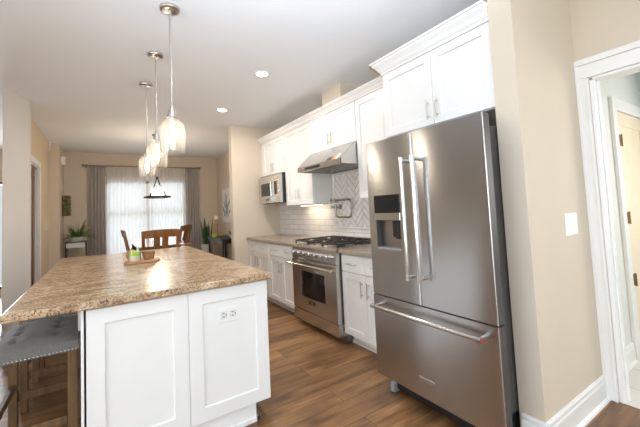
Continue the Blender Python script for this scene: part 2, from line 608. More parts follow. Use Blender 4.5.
        if bev:
            md = o.modifiers.new('bevel', 'BEVEL')
            md.width = bev
            md.segments = seg
            md.limit_method = 'ANGLE'
            md.angle_limit = math.radians(40)
        if sub:
            md = o.modifiers.new('sub', 'SUBSURF')
            md.levels = sub
            md.render_levels = sub
        return o


def B():
    return MB()


SM = math.radians(40)


def tag(o, label, cat, group=None):
    o['label'] = label
    o['category'] = cat
    if group:
        o['group'] = group
    return o


def thing(name, label, cat, loc, group=None):
    o = bpy.data.objects.new(name, None)
    COL.objects.link(o)
    o.empty_display_size = 0.05
    o.location = loc
    o['_org'] = tuple(loc)
    return tag(o, label, cat, group)


def struct(name, mb, mat, parent=None, **kw):
    o = mb.build(name, mat, parent, **kw)
    o['kind'] = 'structure'
    return o


def copy_tree(o, loc=None, rotz=None, label=None):
    c = o.copy()
    COL.objects.link(c)
    for ch in list(o.children):
        d = ch.copy()
        COL.objects.link(d)
        d.parent = c
        for g in list(ch.children):
            e = g.copy()
            COL.objects.link(e)
            e.parent = d
    if loc is not None:
        c.location = loc
    if rotz is not None:
        c.rotation_euler = (0, 0, rotz)
    if label:
        c['label'] = label
    return c


def text_mesh(name, body, size, mat, parent, matrix, depth=0.0008):
    cu = bpy.data.curves.new(name + '_curve', 'FONT')
    cu.body = body
    cu.size = size
    cu.extrude = depth
    cu.align_x = 'CENTER'
    cu.align_y = 'CENTER'
    tmp = bpy.data.objects.new(name + '_tmp', cu)
    COL.objects.link(tmp)
    dg = bpy.context.evaluated_depsgraph_get()
    me = bpy.data.meshes.new_from_object(tmp.evaluated_get(dg))
    bpy.data.objects.remove(tmp)
    me.transform(matrix)
    org = Vector(parent.get('_org', (0, 0, 0)))
    me.transform(Matrix.Translation(-org))
    me.materials.clear()
    me.materials.append(mat)
    o = bpy.data.objects.new(name, me)
    COL.objects.link(o)
    o.parent = parent
    o['_org'] = tuple(org)
    return o


# ------------------------------------------------------------------ room shell
ZC = 2.72
XW = 2.51          # wall behind the cabinets
YE = 5.22          # wall at the end of the kitchen run
YB = 8.55          # dining room back wall
XL = -4.2          # living room left wall
YR = -3.0          # wall behind the camera
XD = 2.715          # wall with the bathroom doorway

struct('floor', B().box(XL - 0.12, XD, YR - 0.12, YB + 0.12, -0.06, 0.0), M['floor'])
struct('ceiling', B().box(XL - 0.12, 2.86, YR - 0.12, YB + 0.12, ZC, ZC + 0.1), M['ceiling'])


def wall_with_opening(name, axis, p0, p1, a0, a1, openings, mat=None, z1=ZC):
    """wall slab across axis from p0 to p1, running a0..a1, openings = [(b0, b1, zlow, zhigh)]"""
    mb = B()

    def seg(s0, s1, z0, z1_):
        if s1 - s0 < 1e-4 or z1_ - z0 < 1e-4:
            return
        if axis == 'x':
            mb.box(p0, p1, s0, s1, z0, z1_)
        else:
            mb.box(s0, s1, p0, p1, z0, z1_)
    cur = a0
    for b0, b1, zl, zh in openings:
        seg(cur, b0, 0, z1)
        seg(b0, b1, 0, zl)
        seg(b0, b1, zh, z1)
        cur = b1
    seg(cur, a1, 0, z1)
    return struct(name, mb, mat or M['wall'])


struct('wall_cabinet_side', B().box(XW, XW + 0.12, 1.037, YE + 0.12, 0, ZC), M['wall'])
struct('wall_kitchen_end', B().box(1.70, XW, YE, YE + 0.14, 0, ZC), M['wall'])
struct('wall_dining_right', B().box(2.38, 2.51, YE + 0.14, YB, 0, ZC), M['wall'])
struct('wall_fridge_return', B().box(1.90, XD + 0.12, 0.905, 1.037, 0, ZC), M['wall'])
wall_with_opening('wall_doorway', 'x', XD, XD + 0.12, YR, 0.905, [(-0.05, 0.83, 0, 2.10)])
wall_with_opening('wall_back', 'y', YB, YB + 0.12, XL, XW, [(-2.2, -1.15, 0.12, 2.1), (0.03, 1.62, 0.35, 2.13)])
wall_with_opening('wall_living_left', 'x', XL - 0.12, XL, YR, YB, [(-2.3, 1.7, 0.5, 2.45)])
wall_with_opening('wall_rear', 'y', YR - 0.12, YR, XL, XD, [(-1.6, 2.2, 0.45, 2.5)])
wall_with_opening('wall_hall', 'x', -0.92, -0.80, 5.13, 7.68, [(5.60, 6.50, 0, 2.12)], M['hall_wall'])
struct('wall_dining_left', B().box(-0.785, -0.665, 7.68, YB, 0, ZC), M['wall'])
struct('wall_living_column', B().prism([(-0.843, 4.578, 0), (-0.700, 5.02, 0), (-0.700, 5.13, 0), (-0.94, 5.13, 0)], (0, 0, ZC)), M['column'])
cb = B()
cb.prism([(-0.843 + 0.004, 4.578 - 0.018, 0), (-0.682, 5.015, 0), (-0.700, 5.022, 0), (-0.860, 4.580, 0)], (0, 0, 0.235))
cb.prism([(-0.843 + 0.002, 4.578 - 0.008, 0.235), (-0.691, 5.018, 0.235), (-0.700, 5.022, 0.235), (-0.850, 4.580, 0.235)], (0, 0, 0.03))
struct('baseboard_column', cb, M['trim'])
# hall behind the brown door
struct('wall_hall_far', B().box(-2.4, -2.3, 5.4, 7.0, 0, ZC), M['wall'])

# duct chase above the hood
struct('trim_7', B().box(2.225, XW - 0.001, 2.96, 3.335, 2.441, ZC), M['wall'])


def baseboard(name, a, b, n, h=0.15, t=0.016):
    """profiled baseboard along floor from a to b, n = outward normal"""
    a, b, n = Vector((*a, 0)), Vector((*b, 0)), Vector((*n, 0))
    prof = [(0, 0), (t, 0), (t, h - 0.04), (t * 0.75, h - 0.03), (t * 0.75, h - 0.012), (t * 0.35, h), (0, h)]
    A = [a + n * p + Vector((0, 0, q)) for p, q in prof]
    Bp = [b + n * p + Vector((0, 0, q)) for p, q in prof]
    mb = B().skin(A, Bp)
    sh = [(t, 0), (t + 0.016, 0), (t + 0.012, 0.012), (t, 0.018)]
    mb.skin([a + n * p + Vector((0, 0, q)) for p, q in sh], [b + n * p + Vector((0, 0, q)) for p, q in sh])
    return struct(name, mb, M['trim'])


baseboard('baseboard_fridge_return', (1.885, 0.905), (XD, 0.905), (0, -1))
baseboard('baseboard_return_end', (1.90, 0.889), (1.90, 1.02), (-1, 0))
baseboard('baseboard_dining_right', (2.38, YE + 0.16), (2.38, YB - 0.02), (-1, 0))
baseboard('baseboard_back', (-0.65, YB), (2.37, YB), (0, -1))
baseboard('baseboard_hall', (-0.80, 6.60), (-0.80, 7.68), (1, 0))
baseboard('baseboard_kitchen_end', (1.72, YE), (1.97, YE), (0, -1))

# bathroom doorway casing and jamb
cs = B()
cs.box(XD - 0.018, XD, 0.835, 0.904, 0, 2.105).box(XD - 0.018, XD, -0.15, -0.055, 0, 2.105)
cs.box(XD - 0.018, XD, -0.15, 0.904, 2.1055, 2.195)
cs.box(XD - 0.030, XD, -0.15, 0.904, 2.1955, 2.235)
cs.box(XD - 0.027, XD - 0.0185, 0.882, 0.904, 0, 2.195)
cs.box(XD - 0.024, XD - 0.0185, 0.836, 0.848, 0, 2.105)
struct('door_1_casing', cs, M['trim'], bev=0.003)
jb = B()
jb.box(XD - 0.005, XD + 0.125, 0.812, 0.831, 0, 2.10)
jb.box(XD - 0.005, XD + 0.125, -0.051, -0.03, 0, 2.10)
jb.box(XD - 0.005, XD + 0.125, -0.05, 0.83, 2.085, 2.103)
jb.box(XD + 0.05, XD + 0.085, 0.802, 0.812, 0, 2.085)
struct('door_1_jamb', jb, M['trim'], bev=0.002)

# bathroom beyond
struct('floor_2', B().box(XD, 4.72, -1.2, 1.07, -0.06, 0.002), M['tile_floor'])
struct('wall_bath_left', B().box(XD + 0.12, 4.6, 0.95, 1.07, 0, 2.6), M['bath_side'])
struct('wall_bath_far', B().box(4.6, 4.72, 0.55, 1.07, 0, 2.6).box(4.6, 4.72, -1.2, -0.75, 0, 2.6).box(4.6, 4.72, -0.75, 0.55, 0, 0.9).box(4.6, 4.72, -0.75, 0.55, 2.3, 2.6), M['bath_wall'])
struct('wall_bath_right', B().box(XD + 0.12, 4.72, -1.32, -1.2, 0, 2.6), M['bath_wall'])
struct('ceiling_2', B().box(XD + 0.12, 4.72, -1.32, 1.07, 2.6, 2.7), M['bath_wall'])
baseboard('baseboard_bath', (XD + 0.13, 0.95), (3.46, 0.95), (0, -1))
dr = B()
dr.box(3.47, 3.57, 0.925, 0.95, 0, 2.02).box(4.30, 4.40, 0.925, 0.95, 0, 2.02).box(3.47, 4.40, 0.925, 0.95, 2.0205, 2.12)
struct('door_3_casing', dr, M['trim'], bev=0.003)
dd = struct('door_3', B().shaker((3.58, 0.948, 0.01), (1, 0, 0), (0, 0, 1), (0, -1, 0), 0.71, 2.0, 0.012, 0.11), M['cream_door'])
for z in (0.62, 1.12, 1.76):
    struct('door_hinge', B().box(3.555, 3.61, 0.918, 0.926, z - 0.045, z + 0.045).cyl((3.575, 0.915, z - 0.05), (3.575, 0.915, z + 0.05), 0.008, 10), M['brass'], parent=dd)

# hall door
hc = B()
hc.box(-0.80, -0.785, 6.50, 6.59, 0, 2.12).box(-0.80, -0.785, 5.51, 5.60, 0, 2.12).box(-0.80, -0.785, 5.51, 6.59, 2.1205, 2.21)
hc.box(-0.925, -0.8005, 6.485, 6.505, 0, 2.104).box(-0.925, -0.8005, 5.595, 5.615, 0, 2.104).box(-0.925, -0.8005, 5.60, 6.50, 2.105, 2.125)
struct('door_2_casing', hc, M['trim'], bev=0.002)
hd = struct('door_2', B().shaker((-0.882, 5.617, 0.01), (0, 1, 0), (0, 0, 1), (1, 0, 0), 0.866, 2.09, 0.04, 0.12), M['brown_door'])
struct('door_handle', B().cyl((-0.845, 5.70, 1.0), (-0.80, 5.70, 1.0), 0.012).cyl((-0.80, 5.69, 1.0), (-0.80, 5.80, 1.0), 0.009), M['dark_metal'], parent=hd, smooth=SM)

# dining window: frame, sashes, panes
wf = B()
for x0, x1 in ((0.03, 0.08), (0.795, 0.855), (1.57, 1.62)):
    wf.box(x0, x1, YB + 0.0, YB + 0.11, 0.35, 2.13)
wf.box(0.03, 1.62, YB, YB + 0.11, 0.35, 0.41).box(0.03, 1.62, YB, YB + 0.11, 2.07, 2.13).box(0.03, 1.62, YB + 0.03, YB + 0.09, 1.375, 1.435)
w1 = struct('window_1', wf, M['trim'], bev=0.003)
struct('window_pane', B().box(0.08, 0.795, YB + 0.058, YB + 0.062, 0.41, 2.07).box(0.855, 1.57, YB + 0.058, YB + 0.062, 0.41, 2.07), M['pane'], parent=w1)
wc = B()
wc.box(-0.06, 0.03, YB - 0.018, YB, 0.28, 2.22).box(1.62, 1.71, YB - 0.018, YB, 0.28, 2.22).box(-0.06, 1.71, YB - 0.018, YB, 2.13, 2.22).box(-0.08, 1.73, YB - 0.045, YB, 0.31, 0.35).box(-0.06, 1.71, YB - 0.018, YB, 0.22, 0.31)
struct('trim_8', wc, M['trim'], bev=0.003)
# living room windows (far left, and behind the camera)
for n, ax, p, a0, a1, zl, zh, parts, mt in (('window_2', 'y', YB, -2.2, -1.15, 0.12, 2.1, 1, 'brown_door'), ('window_3', 'x', XL - 0.12, -2.3, 1.7, 0.5, 2.45, 4, 'trim'), ('window_4', 'y', YR - 0.12, -1.6, 2.2, 0.45, 2.5, 4, 'trim')):
    f = B()
    pn = B()
    t = 0.05

    def put(mb, s0, s1, z0, z1, d0, d1):
        if ax == 'x':
            mb.box(p + d0, p + d1, s0, s1, z0, z1)
        else:
            mb.box(s0, s1, p + d0, p + d1, z0, z1)
    put(f, a0, a1, zl, zl + t, 0.0, 0.12)
    put(f, a0, a1, zh - t, zh, 0.0, 0.12)
    for k in range(parts + 1):
        c = a0 + (a1 - a0) * k / parts
        c = min(max(c, a0 + t / 2), a1 - t / 2)
        put(f, c - t / 2, c + t / 2, zl, zh, 0.0, 0.12)
    put(pn, a0 + t, a1 - t, zl + t, zh - t, 0.058, 0.062)
    w = struct(n, f, M[mt])
    struct('window_pane', pn, M['pane'], parent=w)

# backsplash and herringbone panel
struct('trim_1', B().box(XW - 0.008, XW, 1.967, YE, 0.915, 2.02), M['subway'])


def herringbone(y0, y1, z0, z1, x):
    L, W, g = 0.192, 0.064, 0.0034
    mb = B()
    bm = mb.bm
    ang = PI / 4
    ca, sa = math.cos(ang), math.sin(ang)
    yc, zc = (y0 + y1) / 2, (z0 + z1) / 2
    R = int(max(y1 - y0, z1 - z0) / W) + 12
    n = int(round(L / W))
    rects = []
    for i in range(-R, R):
        for j in range(-R, R):
            k = (i - j) % (2 * n)
            if k == 0:
                rects.append((i * W, j * W, L, W))
            if k == n:
                # vertical tile starts here
                rects.append((i * W, j * W - (n - 1) * W, W, L))
    for (a, b, w, h) in rects:
        cx_, cy_ = a + w / 2, b + h / 2
        if abs(ca * cx_ - sa * cy_) > (y1 - y0) / 2 + L or abs(sa * cx_ + ca * cy_) > (z1 - z0) / 2 + L:
            continue
        pts = []
        for (p, q) in ((a + g, b + g), (a + w - g, b + g), (a + w - g, b + h - g), (a + g, b + h - g)):
            pts.append(Vector((x, yc + ca * p - sa * q, zc + sa * p + ca * q)))
        vs = [bm.verts.new(p) for p in pts]
        bm.faces.new(vs)
    for co, no in (((x, y0, 0), (0, -1, 0)), ((x, y1, 0), (0, 1, 0)), ((x, 0, z0), (0, 0, -1)), ((x, 0, z1), (0, 0, 1))):
        bmesh.ops.bisect_plane(bm, geom=bm.verts[:] + bm.edges[:] + bm.faces[:], plane_co=co, plane_no=no, clear_outer=True)
    r = bmesh.ops.extrude_face_region(bm, geom=bm.faces[:])
    for v in r['geom']:
        if isinstance(v, bmesh.types.BMVert):
            v.co.x -= 0.004
    return mb


HX = XW - 0.008
hp = struct('trim_2', B().box(HX - 0.003, HX, 2.74, 3.58, 1.055, 1.76), M['grout'])
struct('herringbone_tiles', herringbone(2.765, 3.555, 1.08, 1.735, HX - 0.003), M['herring'], parent=hp)
hb = B()
hb.box(HX - 0.014, HX, 2.74, 3.58, 1.055, 1.078).box(HX - 0.014, HX, 2.74, 3.58, 1.737, 1.76).box(HX - 0.014, HX, 2.74, 2.763, 1.078, 1.737).box(HX - 0.014, HX, 3.557, 3.58, 1.078, 1.737)
struct('pencil_border', hb, M['herring'], parent=hp, bev=0.005)


# ------------------------------------------------------------------ kitchen run (faces -x)
def pull(mb, p, axis, L, out=(-1, 0, 0), r=0.0055):
    """bar pull centred at p, standing 30 mm off the front"""
    p, ax, out = Vector(p), Vector(axis), Vector(out)
    c = p + out * 0.03
    mb.cyl(c - ax * L / 2, c + ax * L / 2, r, 10)
    for s in (-1, 1):
        q = ax * (L / 2 - 0.022) * s
        mb.cyl(p + q, c + q, r * 0.8, 8)
    return mb


def xdoor(parent, name, x, y0, y1, z0, z1, handle=None, stile=0.06, slab=False, hz=0.14):
    """front in the plane x facing -x between y0..y1; handle=(y,z,'v'|'h')"""
    g = 0.0018
    if slab:
        d = B().box(x - 0.02, x, y0 + g, y1 - g, z0 + g, z1 - g).build(name, M['cab'], parent, bev=0.002)
    else:
        d = B().shaker((x, y1 - g, z0 + g), (0, -1, 0), (0, 0, 1), (-1, 0, 0), y1 - y0 - 2 * g, z1 - z0 - 2 * g, 0.02, stile).build(name, M['cab'], parent, bev=0.0015)
    if handle:
        hy, hz_, o = handle
        pull(B(), (x - 0.02, hy, hz_), (0, 0, 1) if o == 'v' else (0, 1, 0), hz).build('handle', M['nickel'], d, smooth=SM)
    return d


XB = 1.945     # base carcass front


def base_unit(name, label, y0, y1):
    t = thing(name, label, 'cabinet', (XW - 0.25, (y0 + y1) / 2, 0), 'base cabinets along the wall')
    B().box(XB, XW - 0.001, y0 + 0.001, y1 - 0.001, 0.105, 0.872).build('body', M['cab'], t, bev=0.002)
    B().box(2.03, XW - 0.001, y0 + 0.001, y1 - 0.001, 0, 0.105).box(2.016, 2.03, y0 + 0.001, y1 - 0.001, 0, 0.02).build('toe_kick', M['cab'], t)
    m = (y0 + y1) / 2
    for a, b in ((y0 + 0.006, m), (m, y1 - 0.006)):
        xdoor(t, 'drawer', XB, a, b, 0.705, 0.862, ((a + b) / 2, 0.785, 'h'), slab=True)
    xdoor(t, 'door', XB, y0 + 0.006, m, 0.112, 0.70, (m - 0.042, 0.575, 'v'))
    xdoor(t, 'door', XB, m, y1 - 0.006, 0.112, 0.70, (m + 0.042, 0.575, 'v'))
    return t


base_unit('base_cabinet', 'white base cabinet in the far corner, two drawers over two doors', 4.42, YE - 0.002)
base_unit('base_cabinet', 'white base cabinet just left of the steel range', 3.612, 4.42)
base_unit('base_cabinet', 'white base cabinet between the steel range and the refrigerator', 1.969, 2.69)

tag(B().box(1.898, XW - 0.001, 3.606, YE - 0.001, 0.874, 0.914).build('countertop', M['counter'], None, bev=0.006, origin=(2.2, 4.4, 0.874)), 'taupe stone worktop left of the range, running to the end wall', 'countertop', 'stone worktops on the wall run')
tag(B().box(1.898, XW - 0.001, 1.969, 2.692, 0.874, 0.914).build('countertop', M['counter'], None, bev=0.006, origin=(2.2, 2.3, 0.874)), 'short taupe stone worktop between range and refrigerator', 'countertop', 'stone worktops on the wall run')

XU = 2.20      # upper door front


def upper_unit(label, y0, y1, z0, handle_z, z1=2.44, seam=None):
    t = thing('wall_cabinet', label, 'cabinet', (XW, (y0 + y1) / 2, z0), 'white wall cabinets')
    B().box(XU + 0.02, XW - 0.001, y0 + 0.0008, y1 - 0.0008, z0, z1).build('body', M['cab'], t, bev=0.0015)
    m = (y0 + y1) / 2 if seam is None else seam
    xdoor(t, 'door', XU + 0.02, y0 + 0.004, m, z0 + 0.003, z1 - 0.012, (m - 0.036, handle_z, 'v') if handle_z else None)
    xdoor(t, 'door', XU + 0.02, m, y1 - 0.004, z0 + 0.003, z1 - 0.012, (m + 0.036, handle_z, 'v') if handle_z else None)
    return t


upper_unit('white wall cabinet with two short doors above the microwave', 4.36, 5.14, 1.872, 1.985)
tall = upper_unit('tall white wall cabinet between the microwave and the range hood', 3.606, 4.358, 1.378, 1.525)
upper_unit('white wall cabinet with two short doors directly above the range hood', 2.690, 3.604, 2.004, 2.125)
upper_unit('tall white wall cabinet between the range hood and the refrigerator cabinet', 1.969, 2.688, 1.400, None, seam=2.27)
struct('trim_3', B().box(XU + 0.01, XW - 0.001, 5.141, YE - 0.001, 1.872, 2.44), M['cab'])

us = thing('under_cabinet_light', 'slim lit strip under the tall cabinet left of the hood', 'light', (2.40, 3.98, 1.378))
B().box(2.36, 2.42, 3.72, 4.25, 1.366, 1.377).build('housing', M['white_plastic'], us)
B().box(2.368, 2.412, 3.73, 4.24, 1.363, 1.366).build('diffuser', M['led_strip'], us)
ld = bpy.data.lights.new('under_cabinet_glow', 'AREA')
ld.shape = 'RECTANGLE'
ld.size, ld.size_y, ld.energy, ld.color = 0.05, 0.5, 0.7, (1.0, 0.86, 0.66)
lo = bpy.data.objects.new('under_cabinet_glow', ld)
COL.objects.link(lo)
lo.parent = us
lo.location = (-0.01, 0, -0.02)


def crown(name, x, y0, y1, z0, z1, proj, ret=None):
    """crown moulding along y in front of plane x; mitred out at y1 when ret"""
    h = z1 - z0
    prof = [(0.0, 0), (0.010, 0), (0.012, h * 0.16), (0.022, h * 0.26), (proj * 0.5, h * 0.50), (proj * 0.80, h * 0.72), (proj * 0.86, h * 0.84), (proj, h * 0.88), (proj, h), (0.0, h)]
    A = [(x - p, y0, z0 + q) for p, q in prof]
    E_ = [(x - p, y1 + (p if ret else 0), z0 + q) for p, q in prof]
    return struct(name, B().skin(A, E_), M['cab'])


crown('trim_4', XU, 1.969, YE - 0.001, 2.430, 2.512, 0.062)

# refrigerator cabinet
XF = 1.92
fc = thing('refrigerator_cabinet', 'deep white two-door cabinet above the refrigerator', 'cabinet', (XW, 1.5, 1.86), 'white wall cabinets')
B().box(XF + 0.02, XW - 0.001, 1.0385, 1.966, 1.862, 2.40).build('body', M['cab'], fc, bev=0.0015)
xdoor(fc, 'door', XF + 0.02, 1.0385, 1.483, 1.865, 2.386, (1.445, 1.975, 'v'))
xdoor(fc, 'door', XF + 0.02, 1.483, 1.966, 1.865, 2.386, (1.521, 1.975, 'v'))
B().box(XF + 0.05, XW - 0.001, 1.947, 1.966, 0, 1.861).build('side_panel', M['cab'], fc)
c2 = crown('trim_5', XF, 1.0385, 1.962, 2.385, 2.490, 0.075, True)
# raw sawn end of the crown
pr = [(0.0, 0.004), (0.012, 0.02), (0.030, 0.045), (0.048, 0.068), (0.062, 0.082), (0.072, 0.090), (0.045, 0.094), (0.0, 0.08)]
ce = struct('cut_end', B().skin([(XF - p, 1.955 + p, 2.385 + q) for p, q in pr], [(XF - p + 0.020, 1.998 + p, 2.385 + q) for p, q in pr]), M['raw_wood'], parent=c2)
ce['label'] = 'bare brown sawn end of the white crown'


# ------------------------------------------------------------------ refrigerator
fr = thing('refrigerator', 'tall stainless steel french door refrigerator with bottom freezer drawer', 'refrigerator', (2.0, 1.39, 0))
FX, FY0, FY1 = 1.5975, 0.941, 1.856
B().box(1.668, 2.40, 1.046, 1.836, 0.145, 1.745).build('body', M['fridge_side'], fr, bev=0.004)
B().box(1.741, 2.36, 1.06, 1.82, 0.005, 0.145).build('base_rail', M['black'], fr)
ys = 1.4194
DT = 1.655


def fridge_panel(name, y0, y1, z0, z1):
    """slightly crowned steel door skin"""
    mb = B()
    n = 10
    pts = []
    for i in range(n + 1):
        t = i / n
        y = y0 + (y1 - y0) * t
        bul = 0.0
        e = 0.005
        d = min(y - y0, y1 - y)
        ed = 0.0
        if d < e:
            ed = e - math.sqrt(max(0, e * e - (e - d) ** 2))
        pts.append((FX + ed * 0.8 - bul, y, z0))
    k = 0
    extra = []
    for s in (0.0006, 0.002, 0.0035):
        e = 0.005
        ed = e - math.sqrt(e * e - (e - s) ** 2)
        extra.append((FX + ed * 0.8, y0 + s, z0))
    left = [(FX + 0.004, y0, z0)] + extra
    right = [(p[0], y1 - (p[1] - y0), z0) for p in reversed(left)]
    poly = left + [(FX, y0 + 0.006, z0), (FX, y1 - 0.006, z0)] + right + [(FX + 0.0055, y1, z0), (FX + 0.0055, y0, z0)]
    return mb.prism(poly, (0, 0, z1 - z0))


ZS = 0.6977
# left door with dispenser recess: built around the opening
DY0, DY1, DZ0, DZ1 = 1.553, 1.784, 1.018, 1.262
SK = FX + 0.0055
dl = B()
dl.prism([(FX + 0.004, FY1, ZS + 0.004), (FX, FY1 - 0.006, ZS + 0.004), (FX, DY1, ZS + 0.004), (SK, DY1, ZS + 0.004), (SK, FY1, ZS + 0.004)], (0, 0, 1.768 - ZS - 0.004))
dl.prism([(FX + 0.004, ys + 0.002, ZS + 0.004), (FX, ys + 0.008, ZS + 0.004), (FX, DY0, ZS + 0.004), (SK, DY0, ZS + 0.004), (SK, ys + 0.002, ZS + 0.004)], (0, 0, 1.768 - ZS - 0.004))
dl.box(FX, SK, DY0, DY1, ZS + 0.004, DZ0).box(FX, SK, DY0, DY1, DZ1 - 0.045, 1.768)
door_l = dl.build('left_door', M['steel_fridge'], fr)
door_r = fridge_panel('right_door', FY0, ys - 0.002, ZS + 0.004, 1.768).build('right_door', M['steel_fridge'], fr)
drawer = fridge_panel('freezer_drawer', FY0, FY1, 0.150, ZS - 0.004).build('freezer_drawer', M['steel_fridge'], fr)
ln = B()
ln.box(SK, DT, DY1, FY1 - 0.001, ZS + 0.005, 1.767).box(SK, DT, ys + 0.003, DY0, ZS + 0.005, 1.767).box(SK, DT, DY0, DY1, ZS + 0.005, DZ0).box(SK, DT, DY0, DY1, DZ1 - 0.045, 1.767).box(FX + 0.050, DT, DY0, DY1, DZ0, DZ1 - 0.045)
ln.build('door_liner', M['fridge_side'], door_l)
B().box(SK, DT, FY0 + 0.001, ys - 0.003, ZS + 0.005, 1.767).build('door_liner', M['fridge_side'], door_r)
B().box(SK, DT, FY0 + 0.001, FY1 - 0.001, 0.151, ZS - 0.005).build('drawer_liner', M['fridge_side'], drawer)
# dark gasket lines
B().box(DT + 0.001, 1.667, FY0 + 0.012, FY1 - 0.012, 0.16, 1.755).build('gasket', M['black'], fr)
# dispenser
disp = B().box(FX - 0.004, FX - 0.0005, DY0 - 0.006, DY1 + 0.006, DZ1 + 0.004, 1.388).build('control_display', M['black_glass'], door_l, bev=0.001)
disp['label'] = 'black glass dispenser display'
B().box(FX - 0.006, FX + 0.004, DY0 - 0.006, DY1 + 0.006, DZ1 - 0.045, DZ1 + 0.003).build('display_ledge', M['chrome'], door_l, bev=0.002)
cav = B().box(FX + 0.044, FX + 0.0495, DY0, DY1, DZ0, DZ1 - 0.045).build('dispenser_back', M['steel_dark'], door_l)
B().box(FX + 0.012, FX + 0.043, 1.575, 1.612, DZ0 + 0.075, DZ1 - 0.050).box(FX + 0.016, FX + 0.043, 1.622, 1.640, DZ0 + 0.085, DZ1 - 0.05).build('dispenser_paddle', M['black'], door_l, bev=0.003)
B().box(FX + 0.002, FX + 0.049, DY0 + 0.002, DY1 - 0.002, DZ0, DZ0 + 0.012).build('drip_tray', M['grey_plastic'], door_l, bev=0.002)


def fridge_handle(parent, a, b, out):
    a, b = Vector(a), Vector(b)
    out = Vector(out)
    t = (b - a).normalized()
    p = a + out * 0.058
    q = b + out * 0.058
    h = B().cyl(p - t * 0.012, q + t * 0.012, 0.0125, 18).build('handle', M['chrome'], parent, smooth=SM)
    for e in (a, b):
        B().tube([e, e + out * 0.046, e + out * 0.058], [0.011, 0.011, 0.010], 12).cyl(e + out * 0.058 - t * 0.019, e + out * 0.058 + t * 0.019, 0.0155, 18).build('handle_mount', M['chrome'], h if False else parent, smooth=SM)
    return h


fridge_handle(door_l, (FX, 1.462, 0.872), (FX, 1.462, 1.590), (-1, 0, 0))
fridge_handle(door_r, (FX, 1.372, 0.872), (FX, 1.372, 1.590), (-1, 0, 0))
fridge_handle(drawer, (FX, 1.795, 0.632), (FX, 1.018, 0.632), (-1, 0, 0))
B().cyl((FX - 0.058, 1.002, 0.632), (FX - 0.058, 0.994, 0.632), 0.010, 14).build('handle_medallion', M['red'], drawer, smooth=SM)
# badge plate
bd = B().box(FX - 0.003, FX, 1.355, 1.474, 0.238, 0.270).build('badge', M['chrome'], drawer, bev=0.001)
B().box(FX - 0.0038, FX - 0.0028, 1.360, 1.469, 0.243, 0.265).build('badge_field', M['steel_dark'], drawer)
text_mesh('badge_lettering', 'KitchenAid', 0.021, M['chrome'], drawer, Matrix.Translation((FX - 0.004, 1.4145, 0.254)) @ Matrix.Rotation(-PI / 2, 4, 'Z') @ Matrix.Rotation(PI / 2, 4, 'X'))
# hinge covers, feet
for y in (1.085, 1.79):
    B().box(1.66, 1.80, y - 0.035, y + 0.035, 1.746, 1.785).build('hinge_cover', M['grey_plastic'], fr, bev=0.006)
for y in (1.10, 1.815):
    B().box(1.690, 1.76, y - 0.02, y + 0.02, 0.0, 0.06).build('front_foot', M['grey_plastic'], fr, bev=0.004)
B().box(1.72, 1.74, 1.06, 1.80, 0.02, 0.145).build('base_grille', M['black'], fr)


# ------------------------------------------------------------------ range
rg = thing('range', 'stainless steel gas range with oven door between the white cabinets', 'range', (2.15, 3.15, 0))
RY0, RY1, RX = 2.697, 3.600, 1.862
B().box(RX + 0.045, XW - 0.02, RY0, RY1, 0.185, 0.895).build('body', M['steel_dark'], rg)
cp = B()
cp.prism([(RX + 0.045, RY0, 0.757), (RX + 0.008, RY0, 0.757), (RX + 0.004, RY0, 0.775), (RX + 0.014, RY0, 0.885), (RX + 0.022, RY0, 0.912), (RX + 0.045, RY0, 0.916)], (0, RY1 - RY0, 0))
cpo = cp.build('control_panel', M['steel'], rg)
for i in range(7):
    y = 3.525 - i * 0.1185
    k = B().lathe((RX + 0.009, y, 0.826), [(0.0, 0.046), (0.019, 0.046), (0.022, 0.042), (0.025, 0.012), (0.031, 0.010), (0.031, 0.0)], 24, 'x').box(RX - 0.040, RX - 0.030, y - 0.003, y + 0.003, 0.808, 0.846).build('knob', M['chrome'], rg, smooth=SM)
ct = B().box(RX + 0.03, XW - 0.02, RY0, RY1, 0.893, 0.918).build('cooktop', M['steel'], rg, bev=0.003)
B().box(XW - 0.065, XW - 0.02, RY0, RY1, 0.918, 0.965).build('back_guard', M['steel'], rg, bev=0.003)
for k in range(3):
    y0 = RY0 + 0.012 + k * 0.2935
    y1 = y0 + 0.288
    g = B()
    gx0, gx1 = RX + 0.055, XW - 0.085
    for x in (gx0, (gx0 + gx1) / 2, gx1):
        g.box(x - 0.006, x + 0.006, y0, y1, 0.945, 0.960)
    for y in (y0, y1):
        g.box(gx0 - 0.006, gx1 + 0.006, y - 0.006, y + 0.006, 0.945, 0.960)
    for x in (gx0 + (gx1 - gx0) * 0.25, gx0 + (gx1 - gx0) * 0.75):
        yc = (y0 + y1) / 2
        g.box(x - 0.005, x + 0.005, y0, yc - 0.035, 0.945, 0.960).box(x - 0.005, x + 0.005, yc + 0.035, y1, 0.945, 0.960)
        g.box(x - 0.13, x - 0.035, yc - 0.005, yc + 0.005, 0.945, 0.960).box(x + 0.035, x + 0.13, yc - 0.005, yc + 0.005, 0.945, 0.960)
    for x in (gx0, gx1):
        for y in (y0, y1):
            g.box(x - 0.008, x + 0.008, y - 0.008, y + 0.008, 0.917, 0.948)
    g.build('grate', M['iron'], rg, bev=0.002)
    for x in (gx0 + (gx1 - gx0) * 0.25, gx0 + (gx1 - gx0) * 0.75):
        B().lathe((x, (y0 + y1) / 2, 0.918), [(0.052, 0), (0.052, 0.010), (0.040, 0.012), (0.040, 0.020), (0.034, 0.024), (0.0, 0.024)], 24).build('burner', M['iron'], rg, smooth=SM)
